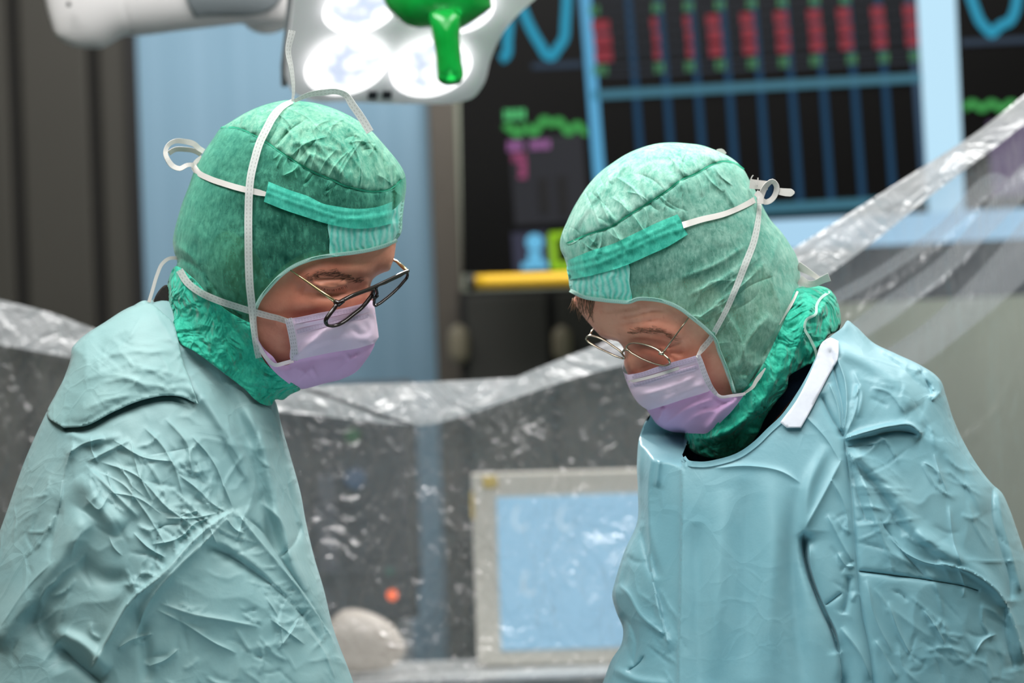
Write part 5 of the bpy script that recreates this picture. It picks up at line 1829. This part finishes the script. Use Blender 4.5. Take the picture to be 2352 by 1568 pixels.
def hoodR_relief(x, y):
    d, s, tt = line_d(HR_SEAM, x, y)
    crown = ((s < 0) & (y < 570))
    r = 5 * fbm(x, y, 60, 121) + 2.5 * fbm(x, y, 22, 122)
    g = np.sin(tt * 90 + 2.2 * fbm(x, y, 70, 123) * 6)
    r = r + np.where(crown, 3.2 * g * np.exp(-d / 30) + 5 * (1 - np.exp(-d / 16)), 2.2 * g * np.exp(-d / 26))
    it = [(HR_SEAM, 4, -4, 'sharp', 0.02)] + HR_G
    for a in ([(1300, 545), (1340, 480), (1400, 410), (1470, 360)], [(1310, 540), (1365, 460), (1430, 390)], [(1360, 470), (1370, 500), (1385, 525)], [(1400, 420), (1390, 470), (1400, 510)], [(1545, 365), (1560, 400), (1566, 440)], [(1640, 375), (1650, 410), (1690, 480)], [(1566, 410), (1568, 470), (1570, 510)], [(1700, 380), (1715, 420), (1720, 470)], [(1600, 350), (1630, 360), (1650, 375)]):
        it.append((a, 6, 6, 'sharp'))
    for a in ([(1560, 640), (1640, 610), (1720, 560)], [(1580, 680), (1660, 640), (1740, 585)], [(1640, 700), (1700, 660), (1760, 600)], [(1640, 690), (1680, 760), (1700, 850)], [(1655, 700), (1700, 780), (1715, 860)], [(1790, 540), (1770, 620), (1790, 720), (1760, 800)]):
        it.append((a, 6, 4.5, 'sharp'))
    for a, w_, am in (([(1838, 650), (1815, 710), (1790, 770), (1770, 830)], 9, -12), ([(1870, 680), (1850, 740), (1830, 800), (1800, 860)], 13, 10), ([(1900, 680), (1880, 720), (1850, 730), (1845, 770), (1862, 830)], 7, 9), ([(1780, 760), (1740, 850), (1690, 930), (1640, 990)], 14, -12), ([(1810, 800), (1770, 890), (1700, 970), (1620, 1010)], 16, 12), ([(1700, 860), (1730, 900), (1730, 940)], 9, 9), ([(1590, 1010), (1650, 1000), (1720, 960)], 10, 9), ([(1600, 1036), (1640, 1020), (1690, 1010)], 8, -8), ([(1770, 720), (1720, 780), (1690, 860)], 12, 8), ([(1800, 760), (1835, 740), (1850, 700)], 8, -8), ([(1750, 830), (1770, 850), (1760, 900)], 7, 8), ([(1700, 880), (1740, 840), (1780, 800)], 7, 7)):
        it.append((a, w_, am, 'sharp'))
    nk = np.clip((x * 0.55 + y - 1700) / 110, 0, 1)
    r = r + nk * (20 * fbm(x, y, 50, 124) + 20 * np.abs(fbm(x, y, 32, 125)))
    return r + 1.7 * folds(x, y, it)


hoodR_poly = rh_top + rh_neck + [(1876, 808), (1875, 832), (1860, 836), (1836, 848), (1813, 863), (1807, 893), (1786, 918), (1771, 939), (1756, 962), (1744, 990), (1720, 1022), (1697, 1038), (1652, 1052), (1622, 1049), (1592, 1037), (1578, 1021), (1573, 1000), (1580, 985), (1620, 975), (1660, 940), (1700, 905), (1687, 905), (1676, 869), (1664, 836), (1652, 807), (1643, 780), (1622, 756), (1592, 731), (1563, 709), (1524, 692), (1494, 686), (1459, 686), (1450, 692), (1414, 693), (1378, 689), (1339, 682)]


def hoodR_f(x, y):
    h = KH * VR.h(x, y)
    return DB0 - (h + 5 + hoodR_relief(x, y) * fade(h, 45)) / PXM


def hoodR_b(x, y):
    return DB0 + (KH * VR.h(x, y) + 5) / PXM


hoodR = patch('surgical_hood', hoodR_poly, hoodR_f, hoodR_b, 4.5, M['hood_b'], personR, bvh='hoodR', merge=14, lines=LINES_HR)
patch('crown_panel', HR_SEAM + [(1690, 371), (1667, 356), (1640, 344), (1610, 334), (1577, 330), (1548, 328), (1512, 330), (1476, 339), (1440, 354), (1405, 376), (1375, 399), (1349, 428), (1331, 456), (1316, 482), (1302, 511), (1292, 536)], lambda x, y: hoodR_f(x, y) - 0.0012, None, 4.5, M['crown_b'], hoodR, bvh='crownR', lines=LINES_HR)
patch('forehead_panel', [(1302, 612), (1306, 640), (1310, 664), (1340, 681), (1378, 688), (1414, 692), (1449, 692), (1446, 650), (1443, 606), (1400, 622), (1350, 632)], on(['hoodR'], 0.0012), None, 5, M['band'], hoodR, bvh='panelR')
bandR = [(1303, 598, 1), (1354, 577), (1417, 556), (1441, 544), (1470, 530), (1503, 514), (1556, 492, 1), (1565, 508), (1571, 524), (1580, 538, 1), (1536, 565), (1490, 586), (1443, 607), (1369, 630), (1308, 642, 1)]
patch('head_band', bandR, on(['hoodR', 'panelR'], 0.0022, lambda x, y: 5 * np.abs(fbm(x, y, 26, 141)) + folds(x, y, [([(1305, 620), (1370, 606), (1450, 572), (1520, 540), (1574, 524)], 4, 4, 'sharp', 0), ([(1400, 560), (1450, 548), (1440, 580)], 4, 5, 'sharp'), ([(1304, 606), (1380, 586), (1450, 556), (1560, 506)], 3, 3, 'sharp', 0)] + [([(a, 600 - (a - 1330) * 0.42), (a + 6, 628 - (a - 1330) * 0.42)], 4, 4, 'sharp') for a in range(1340, 1560, 26)])), None, 4.5, M['band_dark'], hoodR, bvh='bandR')
ribbon('seam', HR_SEAM, 4, M['seam'], hoodR, ['hoodR', 'crownR'], 0.001)
ribbon('hem_binding', [(1309, 666), (1339, 681), (1378, 688), (1414, 692), (1450, 692), (1459, 688), (1494, 687), (1524, 692), (1563, 709), (1592, 731), (1622, 756), (1643, 780), (1652, 807), (1664, 836), (1676, 869), (1687, 903)], 9, M['hem_green'], hoodR, ['hoodR', 'panelR', 'bodyR'], 0.0028, smooth_n=8)
solid(patch('neck_skirt', [(1834, 660), (1812, 712), (1788, 766), (1756, 830), (1722, 880), (1690, 912), (1640, 960), (1590, 984), (1573, 1000), (1578, 1021), (1592, 1037), (1622, 1049), (1652, 1052), (1697, 1038), (1720, 1022), (1744, 990), (1756, 962), (1771, 939), (1786, 918), (1807, 893), (1813, 863), (1836, 848), (1860, 836), (1875, 832), (1876, 808), (1890, 786), (1905, 769), (1926, 758), (1931, 742), (1930, 722), (1925, 698), (1918, 680), (1905, 665), (1876, 656), (1848, 657)],
      lambda x, y: hoodR_f(x, y) - 0.0012, None, 5, M['neck_green'], hoodR, bvh='neckR'), 0.0004)
ribbon('collar_hem', [(1905, 670), (1885, 685), (1876, 700), (1874, 720), (1852, 735), (1848, 750), (1862, 780), (1874, 808), (1876, 826)], 6, M['hem_green'], hoodR, ['hoodR', 'neckR'], 0.0016)
ribbon('tie', [(1568, 517), (1607, 505), (1667, 490), (1711, 471), (1740, 455)], [(0, 15), (0.7, 12), (1, 14)], M['tape'], hoodR, ['hoodR', 'bandR'], 0.0022)
ribbon('tie', [(1836, 660), (1822, 690), (1806, 718), (1790, 746)], [(0, 5), (0.5, 7), (1, 2)], M['tape'], hoodR, ['hoodR', 'neckR'], 0.002)
dk = 2.205
ribbon('tie_bow', [(1722, 422), (1742, 424), (1764, 426)], [(0, 22), (1, 20)], M['tape'], hoodR, None, depth=[(0, dk), (1, dk)])
ribbon('tie_bow', [(1744, 462), (1752, 440), (1762, 424), (1774, 416), (1783, 425), (1781, 446), (1770, 460), (1758, 464), (1748, 458)], [(0, 16), (0.4, 10), (0.6, 12), (1, 12)], M['tape'], hoodR, None, depth=[(0, dk - 0.004), (0.5, dk - 0.002), (1, dk)], normal_turn=[(0, 0), (0.4, 14), (1, 0)])
ribbon('tie_bow', [(1780, 437), (1800, 441), (1812, 442), (1825, 442)], [(0, 14), (0.6, 18), (0.85, 18), (1, 4)], M['tape'], hoodR, None, depth=[(0, dk), (1, dk - 0.01)])
ribbon('tie_bow', [(1736, 442), (1745, 450), (1746, 468)], 14, M['tape'], hoodR, None, depth=[(0, dk - 0.006), (1, dk - 0.008)])
ribbon('loose_thread', [(1741, 432), (1735, 420), (1725, 410), (1730, 402)], 2.5, M['tape'], hoodR, None, depth=[(0, dk - 0.004), (1, dk - 0.004)])
ribbon('loose_thread', [(1740, 428), (1741, 408)], 2.5, M['tape'], hoodR, None, depth=[(0, dk - 0.004), (1, dk - 0.004)])
ribbon('tie_bow', [(1646, 346), (1656, 346), (1666, 354)], [(0, 6), (0.5, 11), (1, 8)], M['tape'], hoodR, None, depth=[(0, 2.235), (1, 2.235)])

mlowR = [(1486, 941), (1494, 953), (1499, 961), (1507, 972), (1522, 983), (1543, 991), (1572, 994), (1614, 996), (1631, 997, 1), (1642, 985), (1657, 968), (1678, 947), (1695, 926), (1709, 907, 1), (1699, 905), (1678, 907), (1657, 909), (1648, 906), (1636, 892), (1618, 890), (1560, 905)]


def maskR_f(off, rel):
    def f(x, y):
        h = KH * VR.h(x, y)
        return DB0 - (h + off + 1.9 * rel(x, y) * fade(h, 30)) / PXM
    return f


def maskR_b(x, y):
    return DB0 + (KH * VR.h(x, y) + 10) / PXM


rlR_low = lambda x, y: folds(x, y, [([(1488, 940), (1530, 930), (1572, 915), (1628, 897)], 20, -7, 'sharp', 0), ([(1508, 970), (1520, 950), (1522, 932)], 6, 8, 'sharp'), ([(1522, 982), (1560, 950), (1640, 915)], 5, 5, 'sharp'), ([(1620, 990), (1660, 940), (1700, 912)], 10, 7, 'ridge'), ([(1560, 988), (1600, 955), (1650, 940)], 6, 5, 'sharp'), ([(1646, 912), (1656, 922), (1690, 918)], 5, -5, 'sharp'), ([(1600, 930), (1640, 935), (1680, 920)], 8, -4, 'sharp')]) + 4 * fbm(x, y, 40, 161)
rlR_top = lambda x, y: folds(x, y, [([(1445, 884), (1520, 866), (1600, 843)], 3, 3, 'sharp', 0.02), ([(1470, 905), (1530, 900), (1600, 870)], 8, 4, 'sharp'), ([(1480, 905), (1560, 880), (1600, 862)], 6, 5, 'sharp'), ([(1460, 890), (1500, 925), (1560, 915)], 14, 4, 'ridge'), ([(1520, 920), (1580, 895), (1622, 880)], 10, 4, 'ridge')]) + 3 * fbm(x, y, 36, 162)
maskR = patch('face_mask', mlowR, maskR_f(9, rlR_low), maskR_b, 4.5, M['mask_low'], personR, bvh='maskRlow', merge=20)
mtopR = [(1430, 834, 1), (1434, 856), (1440, 859), (1467, 856), (1509, 842), (1552, 829), (1583, 821), (1605, 814, 1), (1613, 828), (1624, 860), (1636, 890, 1), (1628, 898), (1614, 903), (1572, 916), (1530, 930), (1489, 942, 1), (1471, 930), (1457, 914), (1446, 893), (1440, 879), (1434, 861), (1430, 845)]
patch('upper_panel', mtopR, maskR_f(13, rlR_top), maskR_b, 4.5, M['mask_top'], maskR, bvh='maskRtop', merge=20)
ribbon('side_binding', [(1603, 816), (1610, 834), (1619, 860), (1632, 888), (1646, 906)], [(0, 12), (0.6, 14), (1, 9)], M['binding'], maskR, ['maskRtop', 'maskRlow'], 0.002, smooth_n=10)
ribbon('side_binding', [(1642, 902), (1656, 911), (1678, 909), (1700, 906), (1712, 904)], 7, M['mask_in'], maskR, ['maskRlow'], 0.002, smooth_n=10)
ribbon('stitching', [(1438, 866), (1467, 862), (1509, 849), (1552, 836), (1598, 822)], 11, M['mask_stitch'], maskR, ['maskRtop'], 0.0008)
ribbon('stitching', [(1448, 886), (1475, 880), (1512, 868), (1555, 855), (1603, 841)], 9, M['mask_stitch'], maskR, ['maskRtop'], 0.0008)
ribbon('nose_wire', [(1444, 877), (1480, 869), (1520, 858), (1560, 845)], 7, M['tape'], maskR, ['maskRtop'], 0.0012)
HRm = ['hoodR', 'crownR', 'neckR', 'bandR', 'maskRtop', 'maskRlow', 'bodyR']
ribbon('tie', [(1600, 820), (1614, 800), (1631, 780), (1646, 753), (1667, 714), (1687, 669), (1712, 606), (1732, 553), (1741, 508), (1744, 470), (1742, 452)], [(0, 4), (0.06, 14), (0.25, 12), (0.6, 16), (0.8, 15), (1, 8)], M['tape_s'], maskR, HRm, 0.0042, smooth_n=14)
ribbon('tie', [(1706, 905), (1718, 897), (1730, 887), (1736, 876), (1746, 862), (1758, 845)], [(0, 5), (0.4, 8), (0.7, 10), (1, 3)], M['tape'], maskR, HRm, 0.003, smooth_n=10)
ribbon('tie_bow', [(1832, 610), (1850, 620), (1871, 633), (1884, 642)], [(0, 20), (0.6, 12), (1, 10)], M['tape'], maskR, None, depth=[(0, 2.225), (1, 2.215)], normal_turn=[(0, 10), (1, 0)])
ribbon('tie_bow', [(1836, 642), (1856, 652), (1874, 650), (1890, 642), (1905, 636)], [(0, 22), (0.4, 14), (0.75, 16), (1, 19)], M['tape'], maskR, None, depth=[(0, 2.222), (1, 2.205)], normal_turn=[(0, 0), (1, 8)])

# navy knitted shirt collar inside the neckline
patch('shirt_collar', [(1866, 828), (1846, 876), (1800, 940), (1747, 1000), (1700, 1045), (1640, 1072), (1560, 1070), (1566, 1030), (1620, 1010), (1700, 990), (1760, 930), (1800, 865), (1830, 835)], lambda x, y: DB0 - (KH * VR.h(x, y) - 14) / PXM, None, 7, M['shirt_navy'], personR)

# ---- gown
neckR = [(1494, 952), (1515, 940), (1550, 940), (1580, 980), (1576, 1020), (1567, 1044, 1), (1573, 1056), (1607, 1063), (1652, 1057), (1697, 1041), (1735, 1015), (1768, 982), (1792, 960), (1830, 908), (1858, 860), (1876, 822), (1890, 790), (1908, 772), (1936, 750)]
silR = [(1946, 736), (1964, 748), (2005, 786), (2056, 811), (2117, 840), (2150, 862), (2160, 873), (2173, 909), (2189, 960), (2215, 1017), (2253, 1079), (2280, 1112), (2300, 1130), (2317, 1164), (2334, 1211), (2352, 1264), (2400, 1420), (2440, 1600), (2470, 1900), (2450, 2600), (2380, 3400), (2360, 4150, 1), (1480, 4150, 1), (1460, 3000), (1440, 2300), (1350, 1900), (1340, 1700), (1388, 1558), (1405, 1514), (1427, 1479), (1431, 1446), (1415, 1403), (1406, 1365), (1413, 1334), (1435, 1264), (1463, 1200), (1465, 1126), (1463, 1058), (1471, 996)]
TR = Volume(silR + [(1495, 955), (1560, 880), (1660, 790), (1780, 715), (1880, 690)], 8.0)
AR = Volume([(1990, 860), (2110, 870), (2190, 980), (2290, 1120), (2345, 1260), (2430, 1500), (2430, 1660), (2240, 1720), (2030, 1720), (1945, 1600), (1945, 1350), (1930, 1120), (1945, 960)], 8.0)
gR = [
    ([(1562, 1640), (1562, 1500), (1564, 1432), (1567, 1283), (1569, 1138), (1567, 1044)], 34, 14, 'lip', 0),
    ([(1520, 985), (1495, 1080), (1492, 1200), (1500, 1330), (1540, 1500)], 12, 14, 'sharp', 0.1), ([(1545, 985), (1520, 1040), (1508, 1120)], 8, 9, 'sharp', 0.15), ([(1480, 1010), (1474, 1110), (1482, 1220), (1510, 1330)], 10, -9, 'ridge', 0.1),
    ([(1470, 1210), (1490, 1300), (1520, 1400), (1530, 1470)], 12, -12, 'sharp', 0.15), ([(1440, 1270), (1430, 1340), (1420, 1360)], 10, -7, 'ridge'), ([(1418, 1340), (1440, 1360), (1470, 1410), (1526, 1458)], 10, 10, 'sharp', 0.1), ([(1424, 1410), (1450, 1440), (1460, 1490), (1452, 1530)], 9, -8, 'sharp', 0.15), ([(1440, 1542), (1470, 1520), (1480, 1505)], 4, -8, 'sharp'), ([(1400, 1530), (1460, 1560), (1540, 1570)], 10, 8, 'ridge'),
    # chest panel: long soft vertical folds
    ([(1660, 1120), (1650, 1300), (1640, 1560)], 22, 8, 'ridge', 0.45), ([(1710, 1100), (1712, 1300), (1720, 1560)], 26, -9, 'ridge', 0.45), ([(1770, 1070), (1775, 1250), (1765, 1420), (1770, 1600)], 26, 9, 'ridge', 0.45), ([(1830, 1120), (1818, 1260), (1826, 1400), (1850, 1600)], 20, -12, 'ridge', 0.45), ([(1600, 1200), (1604, 1400), (1610, 1600)], 18, -6, 'ridge', 0.2),
    ([(1900, 1020), (1860, 1110), (1846, 1219)], 14, 8, 'ridge', 0.45),
    ([(1935, 1640), (1927, 1496), (1916, 1458), (1891, 1407), (1861, 1326), (1846, 1262), (1846, 1219)], 22, -24, 'lip', 0.06), ([(1858, 1240), (1868, 1320), (1898, 1400), (1922, 1450), (1934, 1560)], 7, 10, 'sharp', 0.1),
    ([(1846, 1225), (1850, 1290), (1874, 1360), (1905, 1430), (1925, 1500)], 7, -18, 'sharp', 0.06),
    ([(1640, 1075), (1720, 1070), (1800, 1085), (1840, 1110)], 5, 4, 'sharp'), ([(1845, 950), (1900, 1010), (1930, 1060)], 4, 3, 'sharp'), ([(1846, 1219), (1900, 1120), (1935, 1050)], 8, 7, 'sharp'),
    # armhole seam and gathers
    ([(1884, 905), (1910, 960), (1938, 1006), (1946, 1060), (1953, 1113), (1966, 1283), (1980, 1411), (1998, 1500), (2010, 1640)], 7, -9, 'sharp', 0.02),
    ([(1938, 1006), (1935, 940), (1918, 860), (1905, 800)], 7, -10, 'sharp', 0.1), ([(1936, 1000), (1945, 930), (1940, 870), (1922, 820)], 6, 8, 'sharp', 0.1), ([(1932, 990), (1924, 930), (1905, 880)], 5, 7, 'sharp', 0.1), ([(1940, 1004), (1966, 940), (1970, 880)], 7, 6, 'sharp', 0.15),
    ([(1938, 1008), (1990, 992), (2050, 978), (2090, 976), (2120, 1000)], 12, 22, 'lip', 0.1), ([(1942, 1012), (2000, 1002), (2060, 990), (2110, 998)], 8, -12, 'sharp', 0.1), ([(1946, 1026), (1980, 1024), (2006, 1022)], 5, -5, 'sharp', 0.15),
    ([(1945, 1030), (1985, 1110), (2015, 1200), (2040, 1260), (2100, 1300)], 12, 10, 'sharp', 0.12), ([(1950, 1030), (2010, 1080), (2060, 1140), (2110, 1220), (2200, 1300)], 18, 12, 'ridge', 0.12), ([(1950, 1040), (1965, 1120), (1990, 1200)], 9, -8, 'sharp', 0.15), ([(1960, 1060), (2040, 1160), (2080, 1230)], 10, -8, 'ridge', 0.15),
    ([(2040, 1230), (2080, 1270), (2120, 1290), (2180, 1300)], 5, 7, 'sharp'), ([(2020, 1190), (2060, 1250), (2130, 1330)], 5, -5, 'sharp'), ([(2120, 1060), (2150, 1080), (2160, 1110)], 5, 5, 'sharp'), ([(2145, 1040), (2160, 1090), (2176, 1130)], 4, 4, 'sharp'),
    ([(1972, 1311), (2061, 1322), (2147, 1334), (2232, 1351), (2250, 1358)], 3.5, -8, 'sharp', 0.03),
    ([(2150, 1290), (2240, 1320), (2300, 1370), (2330, 1440), (2352, 1520)], 16, 16, 'lip', 0.12), ([(2100, 1220), (2200, 1280), (2270, 1330), (2320, 1400)], 14, 10, 'ridge', 0.15), ([(2280, 1118), (2280, 1180), (2300, 1260), (2320, 1330), (2322, 1380)], 10, -13, 'sharp', 0.06), ([(2290, 1120), (2300, 1190), (2325, 1280), (2345, 1360)], 10, 9, 'sharp', 0.1), ([(2310, 1380), (2310, 1450), (2330, 1540)], 12, -12, 'sharp', 0.1),
    ([(2180, 1160), (2190, 1240), (2210, 1300)], 5, 4, 'sharp'), ([(2200, 1300), (2215, 1350), (2212, 1372)], 5, 4, 'sharp'), ([(1990, 1330), (2010, 1420), (2050, 1500)], 7, 5, 'sharp'), ([(2040, 1380), (2060, 1440), (2100, 1520)], 5, 5, 'sharp'), ([(2010, 1470), (2040, 1520), (2060, 1560)], 6, 6, 'sharp'), ([(2120, 1400), (2150, 1440), (2170, 1480)], 5, 5, 'sharp'), ([(2240, 1500), (2260, 1470), (2290, 1455)], 5, 5, 'sharp'), ([(1950, 1320), (1944, 1380), (1936, 1410)], 6, -9, 'sharp', 0.1), ([(1925, 1270), (1945, 1300), (1964, 1300)], 5, 6, 'sharp'), ([(1895, 1390), (1915, 1375), (1935, 1360)], 3, -6, 'sharp'), ([(1930, 1440), (1975, 1500), (2000, 1560)], 8, 7, 'sharp'),
    ([(1900, 1180), (1935, 1250), (1958, 1290)], 6, 5, 'sharp'), ([(1910, 1100), (1940, 1160), (1950, 1230)], 6, 5, 'sharp'),
    # shoulder
    ([(1950, 745), (2010, 800), (2080, 850), (2120, 885), (2150, 900)], 14, -12, 'sharp', 0.12), ([(1915, 800), (1990, 830), (2060, 880), (2100, 940)], 18, 10, 'ridge', 0.12), ([(2110, 850), (2130, 880), (2140, 910)], 7, -10, 'sharp', 0.15), ([(2140, 920), (2160, 900), (2170, 880)], 7, 7, 'sharp', 0.15), ([(2000, 890), (2040, 900), (2080, 950)], 8, 5, 'sharp'), ([(1970, 960), (1980, 900), (1960, 850)], 8, 5, 'sharp'), ([(2130, 980), (2180, 1040), (2240, 1110), (2270, 1180)], 22, 9, 'ridge'),
]


gR += wrinkles((2000, 1040, 2320, 1320), 34, 401, 52, 22, 50, 150, 4.5) + wrinkles((2000, 1340, 2300, 1570), 26, 402, 58, 28, 40, 130, 4.5) + wrinkles((1970, 830, 2160, 1000), 16, 403, 50, 30, 40, 110, 4.5)
gR += gathers([(1938, 1006), (1946, 1060), (1953, 1113), (1966, 1283)], 14, 404, True, 50, 170, 4, 0.5) + gathers([(1953, 1113), (1966, 1283), (1980, 1411)], 8, 405, False, 20, 60, 3.5, 0.8) + wrinkles((1420, 1240, 1540, 1560), 14, 406, 60, 30, 40, 110, 4.5)
LINES_R = [(i_[0], i_[1]) for i_ in gR[:64] if i_[3] in ('sharp', 'lip', 'crease')]
NECK = Dist(cr(neckR[5:], False, 4), False)


def gownR_f0(x, y):
    h = pn(0.60 * TR.h(x, y), 0.78 * AR.h(x, y), 5)
    r = 1.6 * folds(x, y, gR) + 12 * fbm(x, y, 230, 171, 2) + crumple(x, y, 172, 0.45) * np.clip((x - 1960) / 150, 0.0, 1)
    r = r - 10 * np.clip(1 - np.abs(x - 1540) / 40, 0, 1) * 0
    return DB0 - (h + r * fade(h, 90)) / PXM


def gownR_f(x, y):
    z = gownR_f0(x, y)
    # the far shoulder sinks behind mask and hood; the neckline stands clear of the hood
    k = np.where((y < 1100) & (x < np.where(y < 1043, 1590, 1570)))[0]
    lim = DB0 - (KH * VR.h(x[k], y[k]) - 16) / PXM
    z[k] = np.maximum(z[k], lim - np.clip((y[k] - 1000) / 100, 0, 1) * 0.12)
    k = np.where((y < 1130) & (x >= np.where(y < 1043, 1590, 1570)) & (x < 1960))[0]
    lim = DB0 - (KH * VR.h(x[k], y[k]) + 11) / PXM
    d = NECK(x[k], y[k])
    z[k] = z[k] - np.maximum(z[k] - lim, 0) * np.exp(-(d / 70)**2)
    return z


def gownR_b(x, y):
    return DB0 + 0.55 * TR.h(x, y) / PXM


gownR = patch('surgical_gown', neckR + silR, gownR_f, gownR_b, 4.5, M['gown_b'], personR, coarse=(1360, 720, 2400, 1610, 40), bvh='gownR', lines=LINES_R, open_line=cr(neckR + [(1946, 736)], False, 4))
ribbon('neck_binding', [(1569, 1050), (1575, 1059), (1607, 1066), (1652, 1060), (1697, 1045), (1735, 1019), (1768, 987), (1795, 962), (1833, 910), (1861, 862), (1879, 824), (1892, 792)], 13, M['gown_b'], gownR, ['gownR'], 0.0016)
solid(patch('closure_strip', [(1893, 782), (1905, 776), (1926, 784, 1), (1925, 820), (1903, 863), (1880, 908), (1863, 941), (1840, 982, 1), (1807, 982, 1), (1792, 970, 1), (1830, 918), (1852, 876), (1872, 830)], on(['gownR'], 0.004, lambda x, y: 3 * fbm(x, y, 50, 181)), None, 6, M['velcro'], gownR), 0.001)

# ---- spectacles of the right surgeon
nearR = [(1439, 797), (1446, 789), (1456, 787), (1467, 788), (1488, 793), (1509, 802), (1526, 815), (1537, 827), (1539, 835), (1530, 839), (1513, 837), (1488, 829), (1463, 817), (1446, 806)]
farR = [(1346, 777), (1352, 771), (1368, 773), (1389, 782), (1410, 796), (1427, 809), (1434, 823), (1421, 820), (1394, 808), (1366, 794), (1350, 783)]
plR = spectacle_plane((1525, 815), -1.3, 0.7, nearR + [(1430, 795), (1420, 786)], ['bodyR', 'maskRtop', 'maskRlow'])
glR = empty('eyeglasses', P(1500, 839, plR(1500, 839)), 'thin round pale gold eyeglasses, low on the nose', 'glasses')
mb = MB()
mb.add(*rim_tube(nearR, plR, 0.0010))
mb.add(*rim_tube(farR, plR, 0.0010))
mb.build('rim', M['gold_b'], glR, smooth=True)
mb = MB()
mb.add(*rim_tube([(1430, 808), (1436, 802), (1444, 804)], lambda x, y: plR(x, y) - 0.001, 0.0010, False))
mb.build('bridge', M['gold_b'], glR, smooth=True)
lens('lens', nearR, plR, glR)
lens('lens', farR, plR, glR)
zh_ = float(plR(1522, 811))
zt_ = float(drape(np.array([1581.0]), np.array([730.0]), ['bodyR'])[0]) - 0.003
mb = MB()
mb.add(*tube_mesh([P(x, y, z) for x, y, z in ((1582, 729, zt_), (1565, 752, zt_ + (zh_ - zt_) * 0.3), (1545, 779, zt_ + (zh_ - zt_) * 0.65), (1523, 810, zh_))], [0.0005, 0.0007, 0.0007, 0.0009], 8))
mb.build('temple_arm', M['gold_b'], glR, smooth=True)
mb = MB()
mb.add(*tube_mesh([P(1513, 811, zh_ - 0.001), P(1521, 812, zh_ - 0.0015), P(1525, 806, zh_)], [0.0012, 0.0018, 0.0010], 8))
mb.build('hinge', M['gold_b'], glR, smooth=True)
zf_ = float(plR(1354, 772))
mb = MB()
mb.add(*tube_mesh([P(1354, 772, zf_), P(1360, 759, zf_ + 0.01), P(1372, 740, zf_ + 0.04)], [0.0009, 0.0007, 0.0006], 8))
mb.build('temple_arm', M['gold_b'], glR, smooth=True)
